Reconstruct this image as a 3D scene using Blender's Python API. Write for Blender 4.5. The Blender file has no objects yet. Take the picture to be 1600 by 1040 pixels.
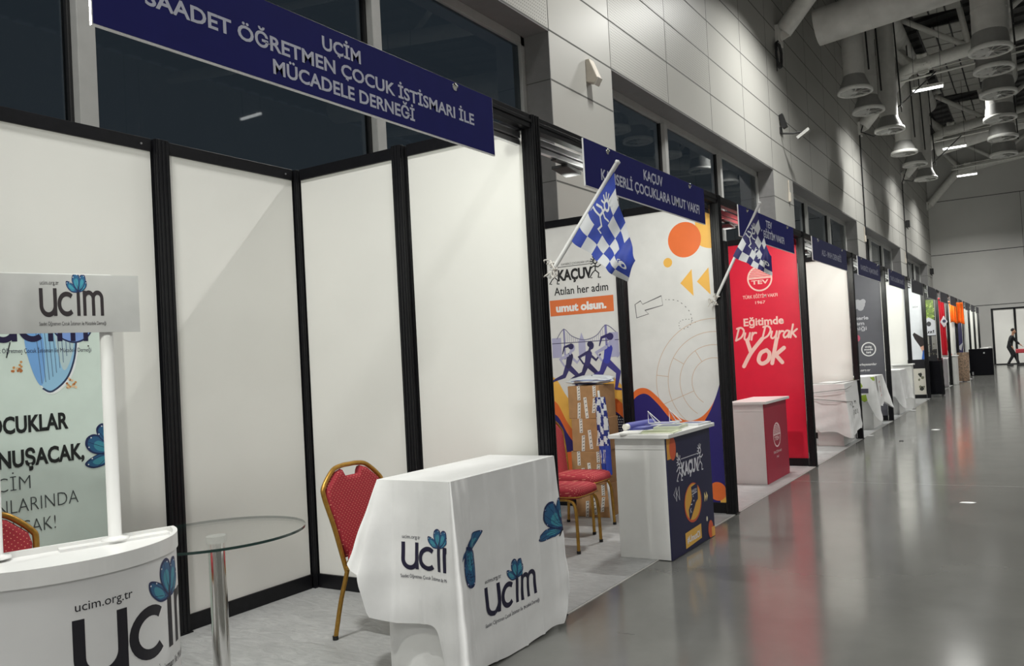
import bpy, bmesh, math, random
from mathutils import Vector, Matrix
from mathutils.geometry import tessellate_polygon
random.seed(7)
S = bpy.context.scene
COL = S.collection
PI = math.pi

# ------------------------------------------------------------------ camera
YAW, PITCH, ROLL = 0.5152, 0.0191, -0.0552
fw = Vector((-math.sin(YAW)*math.cos(PITCH), math.cos(YAW)*math.cos(PITCH), math.sin(PITCH)))
r0 = fw.cross(Vector((0, 0, 1))).normalized()
u0 = r0.cross(fw)
rr = r0*math.cos(ROLL) + u0*math.sin(ROLL)
uu = -r0*math.sin(ROLL) + u0*math.cos(ROLL)
cd = bpy.data.cameras.new('camera')
cam = bpy.data.objects.new('camera', cd)
COL.objects.link(cam)
M = Matrix((rr, uu, -fw)).transposed().to_4x4()
M.translation = Vector((2.4619, -3.9362, 1.4744))
cam.matrix_world = M
cd.sensor_width = 36
cd.lens = 1257.909*36/1600
cd.shift_x = -110.997/1600
cd.shift_y = 16.523/1600
cd.clip_start = 0.05
cd.clip_end = 300
S.camera = cam

# ------------------------------------------------------------------ world, exposure
w = bpy.data.worlds.new('night')
S.world = w
w.use_nodes = True
w.node_tree.nodes['Background'].inputs[0].default_value = (0.75, 0.85, 1.0, 1)
w.node_tree.nodes['Background'].inputs[1].default_value = 0.075
S.view_settings.view_transform = 'Standard'
S.view_settings.look = 'None'
S.view_settings.gamma = 1
S.view_settings.use_curve_mapping = False
S.view_settings.exposure = 0.35
LAMP_W = 195.0      # each linear hall lamp
SPOT_W = 62.0      # each booth spotlight
H = 2.897          # booth height
P2 = 3.07          # second post line
WX = -2.6          # hall wall face
def post_y(k):     # post k = 0,1,2,...
    return 0.0 if k == 0 else P2 + 3.0*(k-1)

# ------------------------------------------------------------------ materials
def lin(c):
    c = c/255
    return c/12.92 if c <= 0.04045 else ((c+0.055)/1.055)**2.4
def rgb(r, g, b):
    return (lin(r), lin(g), lin(b))
MATS = {}
def mat(name, col=(0.5, 0.5, 0.5), rough=0.5, metal=0.0, var=0.06, scale=8.0, bump=0.0, bscale=60.0, coat=0.0, spec=0.5, emit=None):
    if name in MATS:
        return MATS[name]
    m = bpy.data.materials.new(name)
    m.use_nodes = True
    nt = m.node_tree
    b = nt.nodes['Principled BSDF']
    b.inputs['Roughness'].default_value = rough
    b.inputs['Metallic'].default_value = metal
    b.inputs['Coat Weight'].default_value = coat
    b.inputs['Specular IOR Level'].default_value = spec
    tc = nt.nodes.new('ShaderNodeTexCoord')
    nz = nt.nodes.new('ShaderNodeTexNoise')
    nz.inputs['Scale'].default_value = scale
    nz.inputs['Detail'].default_value = 3
    nt.links.new(tc.outputs['Object'], nz.inputs['Vector'])
    rp = nt.nodes.new('ShaderNodeValToRGB')
    rp.color_ramp.elements[0].position = 0.3
    rp.color_ramp.elements[1].position = 0.7
    rp.color_ramp.elements[0].color = tuple(c*(1-var) for c in col)+(1,)
    rp.color_ramp.elements[1].color = tuple(min(1, c*(1+var)) for c in col)+(1,)
    nt.links.new(nz.outputs['Fac'], rp.inputs['Fac'])
    nt.links.new(rp.outputs['Color'], b.inputs['Base Color'])
    if bump:
        n2 = nt.nodes.new('ShaderNodeTexNoise')
        n2.inputs['Scale'].default_value = bscale
        n2.inputs['Detail'].default_value = 4
        nt.links.new(tc.outputs['Object'], n2.inputs['Vector'])
        bp = nt.nodes.new('ShaderNodeBump')
        bp.inputs['Strength'].default_value = bump
        bp.inputs['Distance'].default_value = 0.01
        nt.links.new(n2.outputs['Fac'], bp.inputs['Height'])
        nt.links.new(bp.outputs['Normal'], b.inputs['Normal'])
    if emit:
        b.inputs['Emission Color'].default_value = (emit[0], emit[1], emit[2], 1)
        b.inputs['Emission Strength'].default_value = emit[3]
    MATS[name] = m
    return m
def ink(r, g, b, rough=0.45):
    return mat('ink_%d_%d_%d' % (r, g, b), rgb(r, g, b), rough, var=0.03)

white_panel = mat('white_panel', (0.80, 0.795, 0.765), 0.55, var=0.015, scale=2, bump=0.03, bscale=5)
black_metal = mat('black_aluminium', (0.007, 0.007, 0.009), 0.36, var=0.2, scale=30, spec=0.3)
silver = mat('silver_rail', (0.62, 0.62, 0.64), 0.3, 0.9)
board_white = mat('foam_board', (0.78, 0.78, 0.78), 0.6)
sign_navy = mat('sign_navy', rgb(31, 33, 104), 0.6, var=0.05, spec=0.2)
sign_slate = mat('sign_slate', rgb(58, 60, 96), 0.6, var=0.05, spec=0.2)
white_gloss = mat('white_laminate', (0.78, 0.78, 0.77), 0.3, var=0.02)
cloth_white = mat('white_cloth', (0.77, 0.77, 0.77), 0.75, var=0.03, bump=0.25, bscale=12)
gold = mat('gold_tube', rgb(176, 134, 62), 0.35, 0.75, var=0.15, scale=40)
chrome = mat('chrome', (0.75, 0.74, 0.72), 0.12, 1.0)
black_plastic = mat('black_plastic', (0.012, 0.012, 0.013), 0.5)
black_cloth = mat('black_cloth', (0.006, 0.006, 0.008), 0.95, spec=0.1)
duct_m = mat('duct_grey', (0.56, 0.555, 0.53), 0.55, var=0.1, scale=3)
steel_m = mat('painted_steel', (0.72, 0.715, 0.68), 0.5, var=0.06)
dark_steel = mat('dark_steel', (0.03, 0.03, 0.032), 0.6)
deck_m = mat('roof_deck', (0.10, 0.10, 0.10), 0.8, var=0.15)
frame_m = mat('window_aluminium', (0.42, 0.42, 0.41), 0.4, var=0.05)
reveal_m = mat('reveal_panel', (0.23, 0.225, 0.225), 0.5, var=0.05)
tube_glow = mat('lamp_tube', (0.9, 0.9, 0.9), 0.4, emit=(1.0, 1.0, 0.98, 3.5))
card = mat('cardboard', rgb(176, 134, 92), 0.8, var=0.08, scale=14)
tape_m = mat('white_tape', (0.75, 0.72, 0.68), 0.35)

def sheet_fresnel(nt, f0):
    lw = nt.nodes.new('ShaderNodeLayerWeight'); lw.inputs['Blend'].default_value = 0.5
    pw = nt.nodes.new('ShaderNodeMath'); pw.operation = 'POWER'; pw.inputs[1].default_value = 4.2
    nt.links.new(lw.outputs['Facing'], pw.inputs[0])
    ma = nt.nodes.new('ShaderNodeMath'); ma.operation = 'MULTIPLY_ADD'; ma.inputs[1].default_value = 1-f0; ma.inputs[2].default_value = f0
    nt.links.new(pw.outputs[0], ma.inputs[0])
    return ma
def glass_mat():
    m = bpy.data.materials.new('window_glass')
    m.use_nodes = True
    nt = m.node_tree
    nt.nodes.remove(nt.nodes['Principled BSDF'])
    out = nt.nodes['Material Output']
    tr = nt.nodes.new('ShaderNodeBsdfTransparent')
    tr.inputs[0].default_value = (0.45, 0.5, 0.52, 1)
    gl = nt.nodes.new('ShaderNodeBsdfGlossy')
    gl.inputs['Roughness'].default_value = 0.02
    fr = sheet_fresnel(nt, 0.055)
    nz = nt.nodes.new('ShaderNodeTexNoise')
    nz.inputs['Scale'].default_value = 0.6
    bp = nt.nodes.new('ShaderNodeBump')
    bp.inputs['Strength'].default_value = 0.02
    nt.links.new(nz.outputs['Fac'], bp.inputs['Height'])
    nt.links.new(bp.outputs['Normal'], gl.inputs['Normal'])
    mx = nt.nodes.new('ShaderNodeMixShader')
    nt.links.new(fr.outputs[0], mx.inputs[0])
    nt.links.new(tr.outputs[0], mx.inputs[1])
    nt.links.new(gl.outputs[0], mx.inputs[2])
    nt.links.new(mx.outputs[0], out.inputs['Surface'])
    return m
window_glass = glass_mat()
def clear_glass(name, tint, ior=1.45):
    m = bpy.data.materials.new(name)
    m.use_nodes = True
    nt = m.node_tree
    nt.nodes.remove(nt.nodes['Principled BSDF'])
    out = nt.nodes['Material Output']
    tr = nt.nodes.new('ShaderNodeBsdfTransparent')
    tr.inputs[0].default_value = tint
    gl = nt.nodes.new('ShaderNodeBsdfGlossy')
    gl.inputs['Roughness'].default_value = 0.02
    lw = sheet_fresnel(nt, ((ior-1)/(ior+1))**2)
    mx = nt.nodes.new('ShaderNodeMixShader')
    nt.links.new(lw.outputs[0], mx.inputs[0])
    nt.links.new(tr.outputs[0], mx.inputs[1])
    nt.links.new(gl.outputs[0], mx.inputs[2])
    nt.links.new(mx.outputs[0], out.inputs['Surface'])
    MATS[name] = m
    return m
table_glass = clear_glass('table_glass', (0.985, 0.99, 0.985, 1), 1.25)
glass_edge = mat('glass_edge', (0.02, 0.045, 0.04), 0.15)
film_clear = clear_glass('clear_film', (0.93, 0.94, 0.94, 1), 1.3)

def floor_mat():
    m = bpy.data.materials.new('polished_floor')
    m.use_nodes = True
    nt = m.node_tree
    b = nt.nodes['Principled BSDF']
    geo = nt.nodes.new('ShaderNodeNewGeometry')
    n1 = nt.nodes.new('ShaderNodeTexNoise')
    n1.inputs['Scale'].default_value = 0.9
    n1.inputs['Detail'].default_value = 6
    n1.inputs['Roughness'].default_value = 0.65
    nt.links.new(geo.outputs['Position'], n1.inputs['Vector'])
    rp = nt.nodes.new('ShaderNodeValToRGB')
    rp.color_ramp.elements[0].position = 0.3
    rp.color_ramp.elements[1].position = 0.72
    rp.color_ramp.elements[0].color = (0.105, 0.105, 0.099, 1)
    rp.color_ramp.elements[1].color = (0.14, 0.14, 0.131, 1)
    nt.links.new(n1.outputs['Fac'], rp.inputs['Fac'])
    sp = nt.nodes.new('ShaderNodeSeparateXYZ')
    nt.links.new(geo.outputs['Position'], sp.inputs[0])
    masks = []
    for ax, off, pit in (('Y', 4.95, 9.6), ('X', 12.9, 48.0)):
        a = nt.nodes.new('ShaderNodeMath'); a.operation = 'SUBTRACT'; a.inputs[1].default_value = off - 960
        nt.links.new(sp.outputs[ax], a.inputs[0])
        c = nt.nodes.new('ShaderNodeMath'); c.operation = 'MODULO'; c.inputs[1].default_value = pit
        nt.links.new(a.outputs[0], c.inputs[0])
        d = nt.nodes.new('ShaderNodeMath'); d.operation = 'LESS_THAN'; d.inputs[1].default_value = 0.012
        nt.links.new(c.outputs[0], d.inputs[0])
        masks.append(d)
    mxm = nt.nodes.new('ShaderNodeMath'); mxm.operation = 'MAXIMUM'
    nt.links.new(masks[0].outputs[0], mxm.inputs[0]); nt.links.new(masks[1].outputs[0], mxm.inputs[1])
    mx = nt.nodes.new('ShaderNodeMix'); mx.data_type = 'RGBA'
    mx.inputs['B'].default_value = (0.25, 0.25, 0.24, 1)
    nt.links.new(mxm.outputs[0], mx.inputs['Factor'])
    nt.links.new(rp.outputs['Color'], mx.inputs['A'])
    mp = nt.nodes.new('ShaderNodeMapping'); mp.inputs['Scale'].default_value = (2.2, 6.0, 1)
    mp.inputs['Rotation'].default_value = (0, 0, 0.5)
    nt.links.new(geo.outputs['Position'], mp.inputs['Vector'])
    ns = nt.nodes.new('ShaderNodeTexNoise'); ns.inputs['Scale'].default_value = 1.3; ns.inputs['Detail'].default_value = 3; ns.inputs['Distortion'].default_value = 0.6
    nt.links.new(mp.outputs[0], ns.inputs['Vector'])
    gt = nt.nodes.new('ShaderNodeMath'); gt.operation = 'GREATER_THAN'; gt.inputs[1].default_value = 0.735
    nt.links.new(ns.outputs['Fac'], gt.inputs[0])
    sc = nt.nodes.new('ShaderNodeMath'); sc.operation = 'MULTIPLY'; sc.inputs[1].default_value = 0.75
    nt.links.new(gt.outputs[0], sc.inputs[0])
    m2 = nt.nodes.new('ShaderNodeMix'); m2.data_type = 'RGBA'; m2.inputs['B'].default_value = (0.07, 0.068, 0.062, 1)
    nt.links.new(sc.outputs[0], m2.inputs['Factor'])
    nt.links.new(mx.outputs['Result'], m2.inputs['A'])
    nt.links.new(m2.outputs['Result'], b.inputs['Base Color'])
    n2 = nt.nodes.new('ShaderNodeTexNoise')
    n2.inputs['Scale'].default_value = 3.0
    n2.inputs['Detail'].default_value = 5
    nt.links.new(geo.outputs['Position'], n2.inputs['Vector'])
    mr = nt.nodes.new('ShaderNodeMapRange')
    mr.inputs['To Min'].default_value = 0.10
    mr.inputs['To Max'].default_value = 0.19
    nt.links.new(n2.outputs['Fac'], mr.inputs['Value'])
    nt.links.new(mr.outputs['Result'], b.inputs['Roughness'])
    n3 = nt.nodes.new('ShaderNodeTexNoise')
    n3.inputs['Scale'].default_value = 2.2
    n3.inputs['Detail'].default_value = 2
    nt.links.new(geo.outputs['Position'], n3.inputs['Vector'])
    bp = nt.nodes.new('ShaderNodeBump')
    bp.inputs['Strength'].default_value = 0.035
    bp.inputs['Distance'].default_value = 0.02
    nt.links.new(n3.outputs['Fac'], bp.inputs['Height'])
    nt.links.new(bp.outputs['Normal'], b.inputs['Normal'])
    b.inputs['Specular IOR Level'].default_value = 0.6
    return m
def carpet_mat():
    m = bpy.data.materials.new('film_covered_carpet')
    m.use_nodes = True
    nt = m.node_tree
    b = nt.nodes['Principled BSDF']
    geo = nt.nodes.new('ShaderNodeNewGeometry')
    mp = nt.nodes.new('ShaderNodeMapping')
    mp.inputs['Scale'].default_value = (1.0, 3.0, 1.0)
    mp.inputs['Rotation'].default_value = (0, 0, 0.6)
    nt.links.new(geo.outputs['Position'], mp.inputs['Vector'])
    n1 = nt.nodes.new('ShaderNodeTexNoise')
    n1.inputs['Scale'].default_value = 9
    n1.inputs['Detail'].default_value = 8
    n1.inputs['Distortion'].default_value = 1.2
    nt.links.new(mp.outputs[0], n1.inputs['Vector'])
    rp = nt.nodes.new('ShaderNodeValToRGB')
    rp.color_ramp.elements[0].position = 0.3
    rp.color_ramp.elements[1].position = 0.7
    rp.color_ramp.elements[0].color = (0.34, 0.345, 0.35, 1)
    rp.color_ramp.elements[1].color = (0.46, 0.465, 0.465, 1)
    nt.links.new(n1.outputs['Fac'], rp.inputs['Fac'])
    nt.links.new(rp.outputs['Color'], b.inputs['Base Color'])
    b.inputs['Roughness'].default_value = 0.42
    bp = nt.nodes.new('ShaderNodeBump')
    bp.inputs['Strength'].default_value = 0.35
    bp.inputs['Distance'].default_value = 0.02
    nt.links.new(n1.outputs['Fac'], bp.inputs['Height'])
    nt.links.new(bp.outputs['Normal'], b.inputs['Normal'])
    return m
def perf_mat():
    m = bpy.data.materials.new('perforated_cladding')
    m.use_nodes = True
    nt = m.node_tree
    b = nt.nodes['Principled BSDF']
    b.inputs['Roughness'].default_value = 0.4
    geo = nt.nodes.new('ShaderNodeNewGeometry')
    vo = nt.nodes.new('ShaderNodeVectorMath'); vo.operation = 'MODULO'
    vo.inputs[1].default_value = (10, 0.042, 0.042)
    ad = nt.nodes.new('ShaderNodeVectorMath'); ad.operation = 'ADD'; ad.inputs[1].default_value = (50, 42, 42)
    nt.links.new(geo.outputs['Position'], ad.inputs[0])
    nt.links.new(ad.outputs[0], vo.inputs[0])
    sp = nt.nodes.new('ShaderNodeSeparateXYZ')
    nt.links.new(vo.outputs[0], sp.inputs[0])
    cb = nt.nodes.new('ShaderNodeCombineXYZ')
    nt.links.new(sp.outputs['Y'], cb.inputs['Y']); nt.links.new(sp.outputs['Z'], cb.inputs['Z'])
    di = nt.nodes.new('ShaderNodeVectorMath'); di.operation = 'DISTANCE'; di.inputs[1].default_value = (0, 0.021, 0.021)
    nt.links.new(cb.outputs[0], di.inputs[0])
    lt = nt.nodes.new('ShaderNodeMath'); lt.operation = 'LESS_THAN'; lt.inputs[1].default_value = 0.0085
    nt.links.new(di.outputs['Value'], lt.inputs[0])
    mx = nt.nodes.new('ShaderNodeMix'); mx.data_type = 'RGBA'
    mx.inputs['A'].default_value = (0.42, 0.415, 0.39, 1)
    mx.inputs['B'].default_value = (0.14, 0.14, 0.13, 1)
    nt.links.new(lt.outputs[0], mx.inputs['Factor'])
    nt.links.new(mx.outputs['Result'], b.inputs['Base Color'])
    return m
def fabric_mat():
    m = bpy.data.materials.new('red_dotted_fabric')
    m.use_nodes = True
    nt = m.node_tree
    b = nt.nodes['Principled BSDF']
    b.inputs['Roughness'].default_value = 0.8
    tc = nt.nodes.new('ShaderNodeTexCoord')
    mp = nt.nodes.new('ShaderNodeMapping')
    mp.inputs['Rotation'].default_value = (0.78, 0.1, 0.1)
    nt.links.new(tc.outputs['Object'], mp.inputs['Vector'])
    ad = nt.nodes.new('ShaderNodeVectorMath'); ad.operation = 'ADD'; ad.inputs[1].default_value = (9, 9, 9)
    nt.links.new(mp.outputs[0], ad.inputs[0])
    vo = nt.nodes.new('ShaderNodeVectorMath'); vo.operation = 'MODULO'; vo.inputs[1].default_value = (0.017, 0.017, 0.017)
    nt.links.new(ad.outputs[0], vo.inputs[0])
    sp = nt.nodes.new('ShaderNodeSeparateXYZ')
    nt.links.new(vo.outputs[0], sp.inputs[0])
    cb = nt.nodes.new('ShaderNodeCombineXYZ')
    nt.links.new(sp.outputs['Y'], cb.inputs['Y']); nt.links.new(sp.outputs['Z'], cb.inputs['Z'])
    di = nt.nodes.new('ShaderNodeVectorMath'); di.operation = 'DISTANCE'; di.inputs[1].default_value = (0, 0.0085, 0.0085)
    nt.links.new(cb.outputs[0], di.inputs[0])
    lt = nt.nodes.new('ShaderNodeMath'); lt.operation = 'LESS_THAN'; lt.inputs[1].default_value = 0.0021
    nt.links.new(di.outputs['Value'], lt.inputs[0])
    nz = nt.nodes.new('ShaderNodeTexNoise'); nz.inputs['Scale'].default_value = 90
    nt.links.new(tc.outputs['Object'], nz.inputs['Vector'])
    rp = nt.nodes.new('ShaderNodeValToRGB')
    rp.color_ramp.elements[0].color = (0.24, 0.013, 0.022, 1)
    rp.color_ramp.elements[1].color = (0.42, 0.026, 0.042, 1)
    nt.links.new(nz.outputs['Fac'], rp.inputs['Fac'])
    mx = nt.nodes.new('ShaderNodeMix'); mx.data_type = 'RGBA'
    mx.inputs['B'].default_value = (0.75, 0.33, 0.22, 1)
    nt.links.new(lt.outputs[0], mx.inputs['Factor'])
    nt.links.new(rp.outputs['Color'], mx.inputs['A'])
    nt.links.new(mx.outputs['Result'], b.inputs['Base Color'])
    return m
clad = mat('wall_cladding', (0.42, 0.415, 0.39), 0.36, var=0.03, scale=0.7)
joint_m = mat('panel_joint', (0.09, 0.09, 0.085), 0.7)
perf = perf_mat()
red_fabric = fabric_mat()
end_wall_m = mat('end_wall_paint', (0.60, 0.595, 0.575), 0.6, var=0.05, scale=0.5)

# ------------------------------------------------------------------ mesh helper
WORLD = {}
class MB:
    def __init__(s):
        s.v, s.f, s.m, s.sm, s.mats = [], [], [], [], []
    def mi(s, m):
        if m not in s.mats:
            s.mats.append(m)
        return s.mats.index(m)
    def add(s, vs, fs, m, smooth=False):
        o = len(s.v); k = s.mi(m)
        s.v.extend(Vector(p) for p in vs)
        for f in fs:
            s.f.append(tuple(o+i for i in f)); s.m.append(k); s.sm.append(smooth)
    def box(s, x0, y0, z0, x1, y1, z1, m):
        vs = [(x0, y0, z0), (x1, y0, z0), (x1, y1, z0), (x0, y1, z0), (x0, y0, z1), (x1, y0, z1), (x1, y1, z1), (x0, y1, z1)]
        s.add(vs, [(0, 3, 2, 1), (4, 5, 6, 7), (0, 1, 5, 4), (1, 2, 6, 5), (2, 3, 7, 6), (3, 0, 4, 7)], m)
    def obox(s, c, ax, ay, az, m):       # centre and three half-axis vectors
        c, ax, ay, az = Vector(c), Vector(ax), Vector(ay), Vector(az)
        vs = [c+i*ax+j*ay+k*az for k in (-1, 1) for j in (-1, 1) for i in (-1, 1)]
        s.add(vs, [(0, 2, 3, 1), (4, 5, 7, 6), (0, 1, 5, 4), (1, 3, 7, 5), (3, 2, 6, 7), (2, 0, 4, 6)], m)
    def tube(s, pts, r, m, n=12, cap=True, closed=False, flat=1.0):
        pts = [Vector(p) for p in pts]; N = len(pts)
        rs = r if isinstance(r, (list, tuple)) else [r]*N
        t0 = (pts[1]-pts[0]).normalized()
        nrm = t0.cross(Vector((0, 0, 1)))
        if nrm.length < 1e-3:
            nrm = Vector((1, 0, 0))
        nrm.normalize()
        vs = []
        for i, p in enumerate(pts):
            if closed:
                t = (pts[(i+1) % N]-pts[i-1]).normalized()
            else:
                a = pts[max(i-1, 0)]; b = pts[min(i+1, N-1)]
                t = (b-a).normalized()
            nrm = (nrm - t*nrm.dot(t)).normalized()
            bn = t.cross(nrm)
            for k in range(n):
                a = 2*PI*k/n
                vs.append(p + (nrm*math.cos(a)*flat + bn*math.sin(a))*rs[i])
        fs = []
        for i in range(N if closed else N-1):
            for k in range(n):
                a = i*n+k; b = i*n+(k+1) % n; j = ((i+1) % N)*n
                fs.append((a, b, j+(k+1) % n, j+k))
        s.add(vs, fs, m, True)
        if cap and not closed:
            s.add(vs[:n], [tuple(reversed(range(n)))], m)
            s.add(vs[-n:], [tuple(range(n))], m)
    def lathe(s, prof, c, m, n=32, axis=(0, 0, 1), smooth=True):
        c = Vector(c)
        q = Vector((0, 0, 1)).rotation_difference(Vector(axis))
        vs = []
        for r, z in prof:
            for k in range(n):
                a = 2*PI*k/n
                vs.append(c + q @ Vector((r*math.cos(a), r*math.sin(a), z)))
        fs = []
        for i in range(len(prof)-1):
            for k in range(n):
                fs.append((i*n+k, i*n+(k+1) % n, (i+1)*n+(k+1) % n, (i+1)*n+k))
        s.add(vs, fs, m, smooth)
        if prof[0][0] > 1e-6: s.add(vs[:n], [tuple(reversed(range(n)))], m)
        if prof[-1][0] > 1e-6: s.add(vs[-n:], [tuple(range(n))], m)
    def prism(s, poly, d0, d1, fn, m):   # poly (a,b) extruded d0..d1 through fn(a,b,d)
        n = len(poly)
        vs = [fn(a, b, d0) for a, b in poly]+[fn(a, b, d1) for a, b in poly]
        s.add(vs, [tuple(reversed(range(n))), tuple(range(n, 2*n))]+[(i, (i+1) % n, n+(i+1) % n, n+i) for i in range(n)], m)
    def grid(s, fn, nu, nv, m, smooth=True, pick=None):
        o = len(s.v)
        for j in range(nv+1):
            for i in range(nu+1):
                s.v.append(Vector(fn(i/nu, j/nv)))
        for j in range(nv):
            for i in range(nu):
                a = o+j*(nu+1)+i
                s.f.append((a, a+1, a+nu+2, a+nu+1)); s.sm.append(smooth)
                s.m.append(s.mi(pick((i+.5)/nu, (j+.5)/nv) if pick else m))
    def build(s, name, parent=None, local=False, bevel=0.0, solid=0.0, sub=0):
        me = bpy.data.meshes.new(name)
        off = Vector((0, 0, 0))
        if parent is not None and not local:
            off = WORLD[parent.name]
        me.from_pydata([tuple(p-off) for p in s.v], [], s.f)
        for mm in s.mats:
            me.materials.append(mm)
        me.polygons.foreach_set('material_index', s.m)
        me.polygons.foreach_set('use_smooth', s.sm)
        me.update()
        o = bpy.data.objects.new(name, me)
        COL.objects.link(o)
        if parent is not None:
            o.parent = parent
            WORLD[o.name] = WORLD[parent.name]
        else:
            WORLD[o.name] = Vector((0, 0, 0))
        if bevel:
            bm = bmesh.new(); bm.from_mesh(me)
            bmesh.ops.recalc_face_normals(bm, faces=bm.faces); bm.to_mesh(me); bm.free()
            b = o.modifiers.new('edge', 'BEVEL'); b.width = bevel; b.segments = 2; b.limit_method = 'ANGLE'; b.angle_limit = 0.9
        if solid:
            b = o.modifiers.new('thick', 'SOLIDIFY'); b.thickness = solid; b.offset = -1
        if sub:
            b = o.modifiers.new('sub', 'SUBSURF'); b.levels = sub; b.render_levels = sub
        return o
def tag(o, label, cat, group=None, kind=None):
    o['label'] = label; o['category'] = cat
    if group: o['group'] = group
    if kind: o['kind'] = kind
    return o
def thing(name, label, cat, loc=(0, 0, 0), rz=0.0, group=None):
    o = bpy.data.objects.new(name, None)
    COL.objects.link(o)
    o.empty_display_size = 0.1
    o.location = loc; o.rotation_euler = (0, 0, rz)
    WORLD[o.name] = Vector(loc)
    return tag(o, label, cat, group)
def struct(o):
    o['kind'] = 'structure'
    return o
def copy_tree(o, loc, rz, label, group=None):
    c = o.copy(); COL.objects.link(c); c.location = loc; c.rotation_euler = (0, 0, rz)
    c['label'] = label
    if group: c['group'] = group
    for ch in list(o.children):
        d = ch.copy(); COL.objects.link(d); d.parent = c
        for g in list(ch.children):
            e = g.copy(); COL.objects.link(e); e.parent = d
    return c

# ------------------------------------------------------------------ flat print helper
TXT = {}
def text_tris(s, bold):
    key = (s, bold)
    if key in TXT: return TXT[key]
    cu = bpy.data.curves.new('t', 'FONT'); cu.body = s; cu.size = 1.0; cu.offset = bold; cu.resolution_u = 3
    o = bpy.data.objects.new('t', cu); COL.objects.link(o)
    dg = bpy.context.evaluated_depsgraph_get(); dg.update()
    me = bpy.data.meshes.new_from_object(o.evaluated_get(dg))
    vs = [(v.co.x, v.co.y) for v in me.vertices]
    fs = [tuple(p.vertices) for p in me.polygons]
    bpy.data.objects.remove(o); bpy.data.curves.remove(cu); bpy.data.meshes.remove(me)
    TXT[key] = (vs, fs)
    return TXT[key]
def smooth_line(pts, n=6, closed=False):
    P = [Vector((p[0], p[1])) for p in pts]; out = []; N = len(P)
    for i in range(N if closed else N-1):
        p1, p2 = P[i], P[(i+1) % N]
        p0 = P[i-1] if (closed or i > 0) else p1
        p3 = P[(i+2) % N] if (closed or i+2 < N) else p2
        for k in range(n):
            t = k/n
            q = 0.5*((2*p1)+(p2-p0)*t+(2*p0-5*p1+4*p2-p3)*t*t+(3*p1-p0-3*p2+p3)*t*t*t)
            out.append((q.x, q.y))
    if not closed: out.append(tuple(P[-1]))
    return out
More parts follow.
